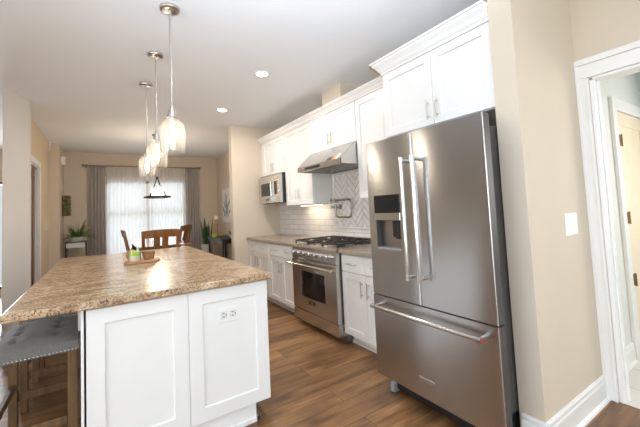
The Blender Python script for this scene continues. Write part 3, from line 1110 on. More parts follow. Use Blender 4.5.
# oven door, built round its window
OW = (2.905, 3.395, 0.345, 0.630)
od = B()
x0, x1 = RX + 0.002, RX + 0.044
od.box(x0, x1, RY0 + 0.002, OW[0], 0.192, 0.752).box(x0, x1, OW[1], RY1 - 0.002, 0.192, 0.752).box(x0, x1, OW[0], OW[1], 0.192, OW[2]).box(x0, x1, OW[0], OW[1], OW[3], 0.752)
ov = od.build('oven_door', M['steel'], rg)
B().box(x0 + 0.006, x1 - 0.004, OW[0], OW[1], OW[2], OW[3]).build('window', M['black_glass'], ov)
f = B()
a, b_, c_, d_ = OW
f.box(x0 - 0.003, x0 + 0.004, a - 0.012, b_ + 0.012, d_, d_ + 0.012).box(x0 - 0.003, x0 + 0.004, a - 0.012, b_ + 0.012, c_ - 0.012, c_).box(x0 - 0.003, x0 + 0.004, a - 0.012, a, c_, d_).box(x0 - 0.003, x0 + 0.004, b_, b_ + 0.012, c_, d_)
f.build('window_frame', M['steel'], ov, bev=0.001)
hn = B().cyl((RX - 0.058, RY0 + 0.01, 0.705), (RX - 0.058, RY1 - 0.01, 0.705), 0.014, 18)
for y in (RY0 + 0.045, RY1 - 0.045):
    hn.box(RX - 0.062, RX + 0.002, y - 0.011, y + 0.011, 0.694, 0.716)
hn.build('handle', M['chrome'], ov, smooth=SM)
B().box(x0 - 0.003, x0, 3.115, 3.245, 0.278, 0.318).build('badge', M['black'], ov, bev=0.001)
B().box(x0 - 0.0036, x0 - 0.0028, 3.162, 3.198, 0.288, 0.308).build('badge_mark', M['chrome'], ov)
B().box(RX + 0.004, XW - 0.05, RY0 + 0.002, RY1 - 0.002, 0.070, 0.184).build('kick_panel', M['steel'], rg, bev=0.002)
B().box(RX + 0.10, XW - 0.06, RY0 + 0.006, RY1 - 0.006, 0.0, 0.070).build('base_plinth', M['steel_dark'], rg)

# ------------------------------------------------------------------ range hood
hd_ = thing('range_hood', 'stainless steel under-cabinet hood with sloped front above the range', 'range hood', (XW, 3.145, 1.76))
HY0, HY1 = 2.693, 3.600
sh = B()
# sloped canopy shell: outer skin, open below
outer = [(XW - 0.012, 2.0), (2.185, 2.0), (1.992, 1.822), (1.992, 1.765), (2.02, 1.765), (2.02, 1.810), (2.19, 1.965), (XW - 0.03, 1.965), (XW - 0.03, 1.765), (XW - 0.012, 1.765)]
sh.prism([(x, HY0, z) for x, z in outer], (0, HY1 - HY0, 0))
endp = [(XW - 0.012, 2.0), (2.185, 2.0), (1.992, 1.822), (1.992, 1.765), (XW - 0.012, 1.765)]
for y in (HY0 - 0.0005, HY1 - 0.0115):
    sh.prism([(x, y, z) for x, z in endp], (0, 0.012, 0))
sh.build('canopy', M['steel'], hd_)
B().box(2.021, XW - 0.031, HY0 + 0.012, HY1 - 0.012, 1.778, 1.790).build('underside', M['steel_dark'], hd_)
for k in range(3):
    y0 = HY0 + 0.03 + k * 0.285
    fl = B().box(2.09, XW - 0.05, y0, y0 + 0.27, 1.770, 1.7785)
    for j in range(8):
        fl.box(2.10, XW - 0.06, y0 + 0.012 + j * 0.032, y0 + 0.022 + j * 0.032, 1.766, 1.770)
    fl.build('filter', M['steel'], hd_)
for y in (2.86, 3.43):
    B().lathe((2.055, y, 1.774), [(0.0, 0.0), (0.024, 0.0), (0.028, 0.004)], 20).build('hood_lamp', M['white_plastic'], hd_, smooth=SM)
B().box(1.989, 1.9925, 3.10, 3.42, 1.777, 1.806).build('vent_slot', M['black'], hd_)
sl = Vector((2.185 - 1.992, 0, 2.0 - 1.822)).normalized()
nr = Vector((-sl.z, 0, sl.x))


def on_slope(y0, y1, s0, s1, t=0.0015):
    base = Vector((1.992, 0, 1.822))
    P = lambda y, s, d: base + sl * s + nr * d + Vector((0, y, 0))
    return B().skin([P(y0, s0, 0), P(y1, s0, 0), P(y1, s1, 0), P(y0, s1, 0)], [P(y0, s0, t), P(y1, s0, t), P(y1, s1, t), P(y0, s1, t)])


on_slope(2.885, 2.98, 0.006, 0.058).build('control_display', M['black_glass'], hd_)
on_slope(2.83, 2.868, 0.0, 0.060).build('orange_label', M['orange'], hd_)['label'] = 'orange sticker on the hood'
on_slope(2.765, 2.805, -0.002, 0.085).build('white_label', M['sticker'], hd_)['label'] = 'white sticker on the hood'

# ------------------------------------------------------------------ microwave
mw = thing('microwave', 'small stainless steel microwave hung under the corner wall cabinet', 'microwave', (XW, 4.74, 1.43))
MX, MY0, MY1, MZ0, MZ1 = 2.10, 4.36, 5.118, 1.432, 1.845
B().box(MX + 0.05, XW - 0.001, MY0 + 0.004, MY1, MZ0, 1.870).build('body', M['black'], mw, bev=0.003)
md = B()
wy0, wy1, wz0, wz1 = 4.62, 5.03, 1.545, 1.74
md.box(MX, MX + 0.049, MY0, wy0, MZ0 + 0.004, MZ1).box(MX, MX + 0.049, wy1, MY1, MZ0 + 0.004, MZ1).box(MX, MX + 0.049, wy0, wy1, MZ0 + 0.004, wz0).box(MX, MX + 0.049, wy0, wy1, wz1, MZ1)
mdo = md.build('door', M['steel'], mw)
B().box(MX + 0.004, MX + 0.045, wy0, wy1, wz0, wz1).build('window', M['black_glass'], mdo)
B().cyl((MX - 0.035, 4.575, 1.53), (MX - 0.035, 4.575, 1.76), 0.010, 14).box(MX - 0.035, MX, 4.568, 4.582, 1.54, 1.556).box(MX - 0.035, MX, 4.568, 4.582, 1.734, 1.75).build('handle', M['chrome'], mdo, smooth=SM)
B().box(MX - 0.002, MX, 4.44, 4.535, 1.56, 1.75).build('control_panel', M['black_glass'], mw)
B().box(MX - 0.002, MX, 4.82, 4.86, 1.475, 1.50).build('button', M['black'], mw)
B().box(MX - 0.002, MX, 4.74, 4.79, 1.475, 1.505).build('button', M['black'], mw)
B().box(MX - 0.002, MX, 4.50, 4.66, 1.470, 1.520).build('sticker', M['blue'], mw)['label'] = 'pale blue sticker'
B().box(MX + 0.03, MX + 0.055, MY0 + 0.01, MY1 - 0.01, 1.846, 1.869).build('vent_grille', M['steel_dark'], mw)

# ------------------------------------------------------------------ pot filler
pf = thing('pot_filler', 'nickel folding pot filler faucet on the tiled wall over the range', 'faucet', (HX, 3.43, 1.326))
px = 2.44
NK = M['nickel_dark']
B().lathe((HX - 0.0145, 3.43, 1.326), [(0.0, 0.016), (0.018, 0.014), (0.032, 0.006), (0.032, -0.014)], 24, 'x').build('flange', NK, pf, smooth=SM)
B().cyl((HX - 0.02, 3.43, 1.326), (px - 0.01, 3.47, 1.326), 0.011).cyl((px, 3.466, 1.296), (px, 3.466, 1.352), 0.016).build('valve_body', NK, pf, smooth=SM)
B().cyl((px - 0.005, 3.47, 1.327), (px - 0.055, 3.49, 1.327), 0.008).cyl((px - 0.05, 3.488, 1.300), (px - 0.05, 3.488, 1.354), 0.009).build('lever', NK, pf, smooth=SM)


def bend(a, c, b, n=6):
    """rounded corner from a to b round the control point c"""
    a, b, c = Vector(a), Vector(b), Vector(c)
    return [a * (1 - t) ** 2 + c * 2 * t * (1 - t) + b * t * t for t in [k / n for k in range(n + 1)]]


lo_ = [Vector((px, 3.466, 1.31))] + bend((px, 3.466, 1.255), (px, 3.466, 1.197), (px, 3.40, 1.197)) + bend((px, 3.22, 1.197), (px, 3.146, 1.197), (px, 3.146, 1.255)) + [Vector((px, 3.146, 1.30))]
B().tube(lo_, 0.0115, 14).build('lower_arm', NK, pf, smooth=SM)
up_ = [Vector((px, 3.146, 1.30))] + bend((px, 3.146, 1.355), (px, 3.146, 1.412), (px, 3.21, 1.412)) + [Vector((px, 3.53, 1.412))]
B().tube(up_, 0.0115, 14).cyl((px, 3.146, 1.282), (px, 3.146, 1.318), 0.016).build('upper_arm', NK, pf, smooth=SM)
B().cyl((px, 3.49, 1.436), (px, 3.49, 1.375), 0.015).cyl((px, 3.49, 1.412), (px, 3.555, 1.412), 0.013).cyl((px, 3.565, 1.385), (px, 3.565, 1.44), 0.010).build('spout_valve', NK, pf, smooth=SM)

# ------------------------------------------------------------------ island
isl = thing('kitchen_island', 'white shaker kitchen island with panelled end and outlet', 'kitchen island', (0.4, 3.36, 0))
IX0, IX1, IY0, IY1 = -0.078, 0.872, 2.115, 4.60
B().box(IX0, IX1, IY0, IY1, 0.115, 0.873).build('body', M['cab'], isl)
B().box(IX0 + 0.02, 0.795, IY0, IY1 - 0.06, 0, 0.115).box(IX0 + 0.02, 0.808, IY0 - 0.012, IY0, 0.0, 0.022).box(0.795, 0.808, IY0 - 0.012, IY1 - 0.06, 0, 0.022).build('toe_kick', M['cab'], isl)
# end panels facing the camera
for nm, a, b in (('end_panel', IX0, 0.3995), ('end_panel', 0.4015, 0.888)):
    B().shaker((a, IY0 - 0.001, 0.118), (1, 0, 0), (0, 0, 1), (0, -1, 0), b - a, 0.748, 0.02, 0.078).build(nm, M['cab'], isl, bev=0.0015)
# far end panels
for a, b in ((IX0, 0.40), (0.402, IX1)):
    B().shaker((b, IY1 + 0.001, 0.118), (-1, 0, 0), (0, 0, 1), (0, 1, 0), b - a, 0.748, 0.02, 0.078).build('end_panel', M['cab'], isl, bev=0.0015)
# back panel on the stool side and steel support bracket
B().box(-0.100, -0.088, IY0 - 0.005, IY1, 0.0, 0.873).build('stool_side_panel', M['cab'], isl, bev=0.0015)
for y in (2.16, 3.36, 4.5):
    B().box(-0.112, -0.101, y - 0.025, y + 0.025, 0.765, 0.8725).box(-0.30, -0.112, y - 0.025, y + 0.025, 0.8635, 0.8725).build('support_bracket', M['steel_dark'], isl)
# aisle side: drawers over doors
w_ = (IY1 - IY0 - 0.02) / 4
for k in range(4):
    a = IY0 + 0.006 + k * (w_ + 0.003)
    b = a + w_
    g = 0.0015
    dx = B().box(IX1, IX1 + 0.02, a + g, b - g, 0.712, 0.862).build('drawer', M['cab'], isl, bev=0.002)
    pull(B(), (IX1 + 0.02, (a + b) / 2, 0.79), (0, 1, 0), 0.14, (1, 0, 0)).build('handle', M['nickel'], dx, smooth=SM)
    dx = B().shaker((IX1, a + g, 0.12), (0, 1, 0), (0, 0, 1), (1, 0, 0), w_ - 2 * g, 0.585, 0.02, 0.06).build('door', M['cab'], isl, bev=0.0015)
    hy = b - 0.045 if k % 2 == 0 else a + 0.045
    pull(B(), (IX1 + 0.02, hy, 0.58), (0, 0, 1), 0.14, (1, 0, 0)).build('handle', M['nickel'], dx, smooth=SM)
# outlet in the right end panel
ypf = IY0 - 0.001 - 0.010
ot = B().box(0.569, 0.697, ypf - 0.006, ypf, 0.655, 0.740).build('outlet', M['white_plastic'], isl, bev=0.003)
for xx in (0.605, 0.661):
    B().box(xx - 0.021, xx + 0.021, ypf - 0.0075, ypf - 0.0055, 0.674, 0.721).build('socket', M['outlet_face'], ot, bev=0.002)
    B().box(xx - 0.011, xx + 0.004, ypf - 0.0083, ypf - 0.0073, 0.707, 0.711).box(xx - 0.011, xx + 0.004, ypf - 0.0083, ypf - 0.0073, 0.686, 0.690).box(xx + 0.010, xx + 0.016, ypf - 0.0083, ypf - 0.0073, 0.694, 0.702).build('socket_slots', M['black'], ot)
tag(B().box(-0.388, 0.912, 2.063, 4.648, 0.8745, 0.914).build('island_countertop', M['granite'], None, bev=0.008, origin=(0.26, 3.36, 0.8745), seg=3), 'tan speckled granite top of the kitchen island', 'countertop')

# ------------------------------------------------------------------ things on the island
tb = thing('serving_board', 'small pale wooden board lying on the granite island', 'serving board', (0.28, 3.50, 0.915))
bp = B()
prof = []
for k in range(28):
    a = 2 * PI * k / 28
    rx, ry = 0.132, 0.085
    x = 0.275 + (abs(math.cos(a)) ** 0.55) * math.copysign(1, math.cos(a)) * rx
    y = 3.44 + (abs(math.sin(a)) ** 0.6) * math.copysign(1, math.sin(a)) * ry + 0.012 * math.sin(3 * a)
    prof.append((x, y, 0.915))
bp.prism(prof, (0, 0, 0.022)).build('board', M['board_wood'], tb, bev=0.006)
B().box(0.398, 0.425, 3.40, 3.46, 0.917, 0.935).build('grip', M['board_wood'], tb, bev=0.008)
cd = thing('candle', 'lime green and cream candle jar on the small wooden board', 'candle', (0.225, 3.44, 0.937))
B().lathe((0.225, 3.43, 0.937), [(0.0, 0), (0.044, 0), (0.047, 0.006), (0.047, 0.045)], 28).build('cream_wax', M['cream'], cd, smooth=SM)
B().lathe((0.225, 3.43, 0.982), [(0.047, 0), (0.047, 0.034), (0.044, 0.038), (0.0, 0.038)], 28).build('lime_wax', M['lime'], cd, smooth=SM)
B().lathe((0.225, 3.43, 0.9375), [(0.0495, 0), (0.0495, 0.092), (0.0485, 0.092), (0.0485, 0.0)], 28).build('glass_jar', M['glass'], cd, smooth=SM)
bk = thing('woven_bowl', 'small brown woven bowl beside the candle on the wooden board', 'bowl', (0.33, 3.44, 0.937))
B().lathe((0.335, 3.44, 0.937), [(0.0, 0.0), (0.038, 0.0), (0.045, 0.02), (0.050, 0.055), (0.054, 0.066), (0.050, 0.066), (0.045, 0.055), (0.040, 0.02), (0.0, 0.008)], 12).build('bowl_wall', M['copper'], bk)
B().tube([(0.335 + 0.052 * math.cos(2 * PI * k / 16), 3.44 + 0.052 * math.sin(2 * PI * k / 16), 1.004) for k in range(16)], 0.006, 8, True).build('rim', M['copper'], bk, smooth=True)
pc = thing('wooden_ball', 'brown wooden ball ornament just behind the green candle', 'ornament', (0.215, 3.66, 0.915))
B().lathe((0.215, 3.68, 0.915), [(0.0, 0.0), (0.030, 0.008), (0.046, 0.035), (0.048, 0.058), (0.040, 0.082), (0.022, 0.098), (0.0, 0.103)], 24).build('ball', M['board_wood'], pc, smooth=True)
B().cyl((0.215, 3.68, 1.015), (0.218, 3.685, 1.028), 0.005, 8).build('stem', M['dark_wood'], pc, smooth=SM)


# ------------------------------------------------------------------ stools
def make_stool(label):
    ox, oy = -0.3135, 2.655
    t = thing('counter_stool', label, 'stool', (ox, oy, 0), 'tufted stools along the island')
    hx, hy = 0.1875, 0.272
    zb, ze = 0.602, 0.648

    def zc(u, v):
        """saddle top of the cushion: u across x (-1..1), v along y (-1..1)"""
        z = ze + 0.056 * (1 - abs(u) ** 3.2) * (1 - abs(v) ** 6) + 0.006 * v * v
        for (a, b) in tuft:
            d2 = ((u - a) * hx) ** 2 + ((v - b) * hy) ** 2
            z -= 0.020 * math.exp(-d2 / 0.0007)
        # pulled seams between the buttons
        for a in (-0.45, 0.45):
            z -= 0.006 * math.exp(-(((u - a) * hx) ** 2) / 0.00012) * (1 - v * v)
        return z
    tuft = [(a, b) for a in (-0.45, 0.45) for b in (-0.66, -0.22, 0.22, 0.66)]
    n, m = 36, 48
    top = B()

    def fn(u, v):
        a, b = 2 * u - 1, 2 * v - 1
        return (ox + hx * a, oy + hy * b, zc(a, b))
    vs = [[None] * (m + 1) for _ in range(n + 1)]
    for i in range(n + 1):
        for j in range(m + 1):
            vs[i][j] = top.bm.verts.new(fn(i / n, j / m))
    for i in range(n):
        for j in range(m):
            top.bm.faces.new((vs[i][j], vs[i + 1][j], vs[i + 1][j + 1], vs[i][j + 1]))
    ring = [vs[i][0] for i in range(n + 1)] + [vs[n][j] for j in range(1, m + 1)] + [vs[i][m] for i in range(n - 1, -1, -1)] + [vs[0][j] for j in range(m - 1, 0, -1)]
    bot = [top.bm.verts.new((v.co.x, v.co.y, zb)) for v in ring]
    for i in range(len(ring)):
        j = (i + 1) % len(ring)
        top.bm.faces.new((ring[i], bot[i], bot[j], ring[j]))
    top.bm.faces.new(bot)
    seat = top.build('seat', M['stool_fabric'], t, smooth=math.radians(55))
    for (a, b) in tuft:
        B().lathe((ox + a * hx, oy + b * hy, zc(a, b) - 0.002), [(0.0095, 0.0), (0.008, 0.004), (0.0, 0.006)], 12).build('button', M['stool_fabric'], seat, smooth=True)
    nl = B()
    for sgn in (-1, 1):
        for k in range(23):
            x = ox - hx + 2 * hx * (k + 0.5) / 23
            y = oy + sgn * hy
            nl.lathe((x, y, zb + 0.008), [(0.0, -0.005), (0.0045, -0.003), (0.006, 0.0), (0.0045, 0.003), (0.0, 0.005)], 8)
        for k in range(31):
            y = oy - hy + 2 * hy * (k + 0.5) / 31
            x = ox + sgn * hx
            nl.lathe((x, y, zb + 0.008), [(0.0, -0.005), (0.0045, -0.003), (0.006, 0.0), (0.0045, 0.003), (0.0, 0.005)], 8)
    nl.build('nailhead_trim', M['chrome'], seat, smooth=True)
    lx, ly = 0.163, 0.247
    for sx in (-1, 1):
        for sy in (-1, 1):
            B().beam((ox + sx * lx, oy + sy * ly, 0), (ox + sx * lx, oy + sy * ly, zb + 0.006), 0.044, 0.044, (0, 1, 0)).build('leg', M['stool_wood'], t, bev=0.003)
    for sy in (-1, 1):
        B().beam((ox - lx + 0.023, oy + sy * ly, 0.235), (ox + lx - 0.023, oy + sy * ly, 0.235), 0.024, 0.045).build('stretcher', M['stool_wood'], t, bev=0.003)
    for sx in (-1, 1):
        B().beam((ox + sx * lx, oy - ly + 0.023, 0.30), (ox + sx * lx, oy + ly - 0.023, 0.30), 0.024, 0.045).build('stretcher', M['stool_wood'], t, bev=0.003)
    return t


st = make_stool('charcoal tufted stool with nailhead trim, nearest under the island overhang')
copy_tree(st, (-0.3135, 3.49, 0), None, 'second charcoal tufted stool, its legs seen between those of the nearest stool')
copy_tree(st, (-0.3135, 4.29, 0), None, 'third charcoal tufted stool, at the far dining end of the island')


# ------------------------------------------------------------------ pendants, ceiling lights
def pendant(label, y):
    x = 0.382
    t = thing('pendant_light', label, 'pendant light', (x, y, ZC), 'glass pendants over the island')
    B().lathe((x, y, ZC), [(0.062, 0.0), (0.064, -0.008), (0.060, -0.020), (0.045, -0.026), (0.012, -0.028), (0.009, -0.050), (0.0, -0.050)], 32).build('canopy', M['nickel'], t, smooth=SM)
    B().cyl((x, y, ZC - 0.045), (x, y, 2.03), 0.0045, 10).build('rod', M['nickel'], t, smooth=SM)
    sk = B().lathe((x, y, 0), [(0.0, 2.045), (0.010, 2.043), (0.012, 2.02), (0.022, 2.016), (0.024, 1.985), (0.034, 1.980), (0.034, 1.966), (0.019, 1.962), (0.019, 1.925), (0.0, 1.925)], 24).build('socket', M['nickel'], t, smooth=SM)
    w = 0.003
    pr = [(0.032, 1.966), (0.034, 1.955), (0.046, 1.944), (0.066, 1.926), (0.077, 1.900), (0.081, 1.868), (0.080, 1.82), (0.0765, 1.775), (0.0725, 1.733)]
    inner = [(r - w, z) for r, z in reversed(pr)]
    B().lathe((x, y, 0), pr + inner, 40).build('glass_shade', M['glass'], t, smooth=SM)
    B().lathe((x, y, 0), [(0.0, 1.925), (0.012, 1.922), (0.013, 1.90), (0.016, 1.870), (0.0175, 1.845), (0.015, 1.812), (0.008, 1.790), (0.0, 1.785)], 20).build('bulb', M['bulb'], t, smooth=True)
    return t


pendant('clear glass pendant nearest the camera, largest and rightmost of three', 2.366)
pendant('clear glass pendant in the middle of the row of three', 3.131)
pendant('clear glass pendant farthest along the island, leftmost of three', 3.905)

for y, lab in ((3.122, 'round recessed ceiling light nearer the camera'), (4.50, 'round recessed ceiling light farther back, near the kitchen end wall')):
    t = thing('recessed_light', lab, 'ceiling light', (1.36, y, ZC), 'recessed lights in the ceiling')
    B().lathe((1.36, y, ZC), [(0.058, 0.0), (0.058, -0.003), (0.078, -0.006), (0.082, -0.003), (0.082, 0.0)], 36).build('trim_ring', M['white_plastic'], t, smooth=SM)
    B().lathe((1.36, y, ZC), [(0.0, -0.003), (0.057, -0.003), (0.057, 0.0)], 36).build('lens', M['led'], t, smooth=SM)
    d = bpy.data.lights.new('recessed_glow', 'AREA')
    d.shape = 'DISK'
    d.size, d.energy, d.color = 0.11, 13.0, (1.0, 0.94, 0.86)
    o = bpy.data.objects.new('recessed_glow', d)
    COL.objects.link(o)
    o.parent = t
    o.location = (0, 0, -0.012)

# chandelier over the dining table
chx, chy = 0.765, 6.35
ch = thing('chandelier', 'dark ring chandelier with glowing glass over the dining table', 'chandelier', (chx, chy, ZC))
B().lathe((chx, chy, ZC), [(0.065, 0), (0.065, -0.02), (0.01, -0.03), (0.0, -0.03)], 24).build('canopy', M['dark_metal'], ch, smooth=SM)
B().cyl((chx, chy, ZC - 0.02), (chx, chy, 1.99), 0.010, 10).build('rod', M['nickel'], ch, smooth=SM)
B().lathe((chx, chy, 1.95), [(0.0, 0.05), (0.022, 0.045), (0.024, 0.0), (0.0, -0.01)], 16).build('hub', M['dark_metal'], ch, smooth=SM)
ringo = B().tube([(chx + 0.170 * math.cos(2 * PI * k / 36), chy + 0.170 * math.sin(2 * PI * k / 36), 1.645) for k in range(36)], 0.019, 10, True).build('ring', M['dark_metal'], ch, smooth=True)
for k in range(4):
    a = PI / 4 + k * PI / 2
    B().tube([(chx + 0.015 * math.cos(a), chy + 0.015 * math.sin(a), 1.955), (chx + 0.085 * math.cos(a), chy + 0.085 * math.sin(a), 1.78), (chx + 0.165 * math.cos(a), chy + 0.165 * math.sin(a), 1.655)], 0.007, 8).build('strap', M['dark_metal'], ch, smooth=True)
tray_ = B().lathe((chx, chy, 1.645), [(0.0, -0.012), (0.16, -0.012), (0.16, 0.004), (0.0, 0.004)], 28).build('tray', M['chair_wood'], ch, smooth=SM)
for k in range(3):
    a = 0.4 + k * 2 * PI / 3
    B().lathe((chx + 0.065 * math.cos(a), chy + 0.065 * math.sin(a), 1.65), [(0.0, 0), (0.036, 0), (0.040, 0.02), (0.040, 0.135), (0.034, 0.15), (0.0, 0.155)], 20).build('candle_glass', M['candle_glass'], ch, smooth=SM)
for k in range(24):
    a = 2 * PI * k / 24
    B().lathe((chx + 0.198 * math.cos(a), chy + 0.198 * math.sin(a), 1.645), [(0.0, -0.014), (0.010, -0.009), (0.014, 0), (0.010, 0.009), (0.0, 0.014)], 10).build('bead', M['dark_metal'], ch, smooth=True)
pl = bpy.data.lights.new('chandelier_glow', 'POINT')
pl.energy, pl.color, pl.shadow_soft_size = 42, (1.0, 0.86, 0.66), 0.12
po = bpy.data.objects.new('chandelier_glow', pl)
COL.objects.link(po)
po.parent = ch
po.location = (0, 0, 1.77 - ZC)

# ------------------------------------------------------------------ dining set
def make_chair(label):
    """counter-height chair at the origin facing +y (back at -y)"""
    t = thing('dining_chair', label, 'dining chair', (0, 0, 0), 'dining chairs around the tall table')
    W = 0.225
    seat = B()
    seat.grid(lambda u, v: (-W + 2 * W * u, -0.20 + 0.42 * v, 0.63 - 0.012 * math.sin(PI * u) * math.sin(PI * v)), 10, 10)
    seat.build('seat', M['chair_wood'], t, solid=0.035, bev=0.004)
    lean = lambda z: -0.20 - max(0, z - 0.62) * 0.20
    for s in (-1, 1):
        B().beam((s * (W - 0.02), 0.19, 0), (s * (W - 0.02), 0.19, 0.612), 0.042, 0.042, (0, 1, 0)).build('leg', M['chair_wood'], t, bev=0.003)
        lg = B()
        lg.beam((s * (W - 0.02), -0.23, 0), (s * (W - 0.02), -0.20, 0.62), 0.042, 0.042, (0, 1, 0))
        lg.beam((s * (W - 0.02), -0.20, 0.62), (s * (W - 0.005), lean(1.115), 1.115), 0.038, 0.034, (0, 1, 0))
        lg.build('leg', M['chair_wood'], t, bev=0.003)
    # crest rail, bowed back, with an arched top
    cr = B()
    A_ = []
    nseg = 12
    vsf, vsb = [], []
    for i in range(nseg + 1):
        x = -W - 0.012 + (2 * W + 0.024) * i / nseg
        q = 1 - (x / (W + 0.012)) ** 2
        top = 1.125 + 0.012 * q
        low = 1.018 + 0.012 * q
        for z, L in ((low, 0), (top, 1)):
            y = lean(z) - 0.022 * q
            vsf.append(cr.bm.verts.new((x, y + 0.013, z)))
            vsb.append(cr.bm.verts.new((x, y - 0.013, z)))
    for i in range(nseg):
        k = 2 * i
        f_ = cr.bm.faces.new
        f_((vsf[k], vsf[k + 2], vsf[k + 3], vsf[k + 1]))
        f_((vsb[k], vsb[k + 1], vsb[k + 3], vsb[k + 2]))
        f_((vsf[k + 1], vsf[k + 3], vsb[k + 3], vsb[k + 1]))
        f_((vsf[k], vsb[k], vsb[k + 2], vsf[k + 2]))
    for k in (0, 2 * nseg):
        cr.bm.faces.new((vsf[k], vsf[k + 1], vsb[k + 1], vsb[k]))
    cr.build('crest_rail', M['chair_wood'], t, bev=0.003)
    B().box(-W + 0.03, W - 0.03, lean(0.80) - 0.012, lean(0.80) + 0.012, 0.775, 0.825).build('lower_rail', M['chair_wood'], t, bev=0.002)
    for x, w in ((-0.052, 0.078), (0.052, 0.078)):
        B().beam((x, lean(0.81), 0.81), (x, lean(1.03) - 0.018, 1.035), w, 0.014, (0, 1, 0)).build('slat', M['chair_wood'], t)
    for s in (-1, 1):
        B().beam((s * (W - 0.02), -0.20, 0.22), (s * (W - 0.02), 0.17, 0.22), 0.022, 0.035).build('stretcher', M['chair_wood'], t)
    B().beam((-W + 0.04, 0.19, 0.28), (W - 0.04, 0.19, 0.28), 0.022, 0.04).build('foot_rail', M['chair_wood'], t)
    return t


chr1 = make_chair('honey brown dining chair with its slatted back to the island')
chr1.location = (0.655, 5.43, 0)
copy_tree(chr1, (0.55, 6.08, 0), -PI / 2, 'brown dining chair at the left side of the table, seen edge on')
copy_tree(chr1, (1.03, 6.85, 0), PI / 2 - 0.55, 'brown dining chair at the right side of the table near the drape')
dt = thing('dining_table', 'tall polished brown dining table in front of the window', 'dining table', (0.70, 6.12, 0))
B().box(0.40, 1.09, 5.30, 7.32, 0.868, 0.900).build('tabletop', M['table_wood'], dt, bev=0.005)
B().box(0.455, 0.975, 5.535, 7.255, 0.80, 0.8675).build('apron', M['chair_wood'], dt)
for x in (0.465, 0.965):
    for y in (5.70, 7.215):
        B().beam((x, y, 0), (x, y, 0.868), 0.075, 0.075, (0, 1, 0)).build('leg', M['chair_wood'], dt, bev=0.004)

# ------------------------------------------------------------------ curtains
YC = YB - 0.11
rod = thing('curtain_rod', 'bronze curtain rod with finials across the dining window', 'curtain rod', (0.82, YC, 2.43))
B().cyl((-0.34, YC, 2.435), (1.95, YC, 2.435), 0.012, 12).build('rod', M['bronze'], rod, smooth=SM)
for x, s in ((-0.34, -1), (1.95, 1)):
    B().lathe((x, YC, 2.435), [(0.0, -0.03), (0.020, -0.022), (0.030, 0), (0.020, 0.022), (0.0, 0.03)], 14).build('finial', M['bronze'], rod, smooth=True)
for x in (-0.30, 0.82, 1.91):
    B().cyl((x, YC, 2.435), (x, YB, 2.435), 0.008, 8).box(x - 0.02, x + 0.02, YB - 0.008, YB, 2.40, 2.47).build('bracket', M['bronze'], rod)


def drape(name, label, cat, x0, x1, z0, z1, folds, amp, mat, y, group, th=0.004):
    mb = B()

    def fn(u, v):
        sp = 1 + 0.06 * (1 - v)
        xc = (x0 + x1) / 2
        x = xc + (x0 + (x1 - x0) * u - xc) * sp
        a = amp * (0.75 + 0.35 * math.sin(2.7 * u + 1.0)) * (1.0 - 0.25 * v)
        yy = y + a * math.sin(2 * PI * folds * u + 0.5 * math.sin(3 * v + 5 * u))
        return (x + 0.012 * math.sin(2 * PI * folds * u * 2), yy, z0 + (z1 - z0) * v)
    mb.grid(fn, int(folds * 14), 14)
    return tag(mb.build(name, mat, None, smooth=True, solid=th, origin=((x0 + x1) / 2, y, z0)), label, cat, group)


drape('drape', 'grey taupe drape gathered at the left of the window', 'curtain', -0.245, 0.03, 0.02, 2.42, 5, 0.032, M['drape'], YC, 'grey drapes at the dining window')
drape('drape', 'grey taupe drape gathered at the right of the window', 'curtain', 1.625, 1.90, 0.02, 2.42, 5, 0.032, M['drape'], YC, 'grey drapes at the dining window')
drape('sheer_curtain', 'white sheer curtain over the left half of the window', 'curtain', 0.05, 0.80, 0.02, 2.415, 11, 0.014, M['sheer'], YC + 0.055, 'white sheers at the dining window', 0.0)
drape('sheer_curtain', 'white sheer curtain over the right half of the window', 'curtain', 0.86, 1.60, 0.02, 2.415, 11, 0.014, M['sheer'], YC + 0.055, 'white sheers at the dining window', 0.0)


# ------------------------------------------------------------------ right of the window: console and its things
cn = thing('console_table', 'dark narrow console table along the right dining wall', 'console table', (2.15, 7.3, 0))
B().box(1.94, 2.36, 6.74, 7.85, 0.768, 0.800).build('top', M['dark_wood'], cn, bev=0.003)
B().box(1.97, 2.35, 6.78, 7.81, 0.70, 0.768).build('apron', M['dark_wood'], cn)
for x in (1.975, 2.335):
    for y in (6.785, 7.805):
        B().beam((x, y, 0), (x, y, 0.70), 0.03, 0.03, (0, 1, 0)).build('leg', M['dark_metal'], cn)
B().box(1.98, 2.34, 6.80, 7.80, 0.18, 0.20).build('shelf', M['dark_wood'], cn)
cs_ = thing('candlestick', 'brown turned candlestick with cream candle on the console', 'candlestick', (2.10, 7.68, 0.80))
B().lathe((2.10, 7.66, 0.80), [(0.0, 0), (0.055, 0), (0.055, 0.02), (0.028, 0.05), (0.034, 0.12), (0.022, 0.18), (0.036, 0.26), (0.024, 0.34), (0.046, 0.38), (0.0, 0.38)], 20).build('stick', M['raw_wood'], cs_, smooth=SM)
B().lathe((2.10, 7.66, 1.18), [(0.0, 0), (0.042, 0), (0.042, 0.075), (0.03, 0.085), (0.0, 0.085)], 20).build('candle', M['cream'], cs_, smooth=SM)
gb = tag(B().lathe((1.99, 7.42, 0.80), [(0.0, 0), (0.035, 0.002), (0.055, 0.03), (0.058, 0.07), (0.05, 0.075), (0.045, 0.03), (0.0, 0.015)], 20).build('small_bowl', M['lime'], None, smooth=SM, origin=(1.99, 7.42, 0.80)), 'small lime green bowl on the window end of the console', 'bowl')


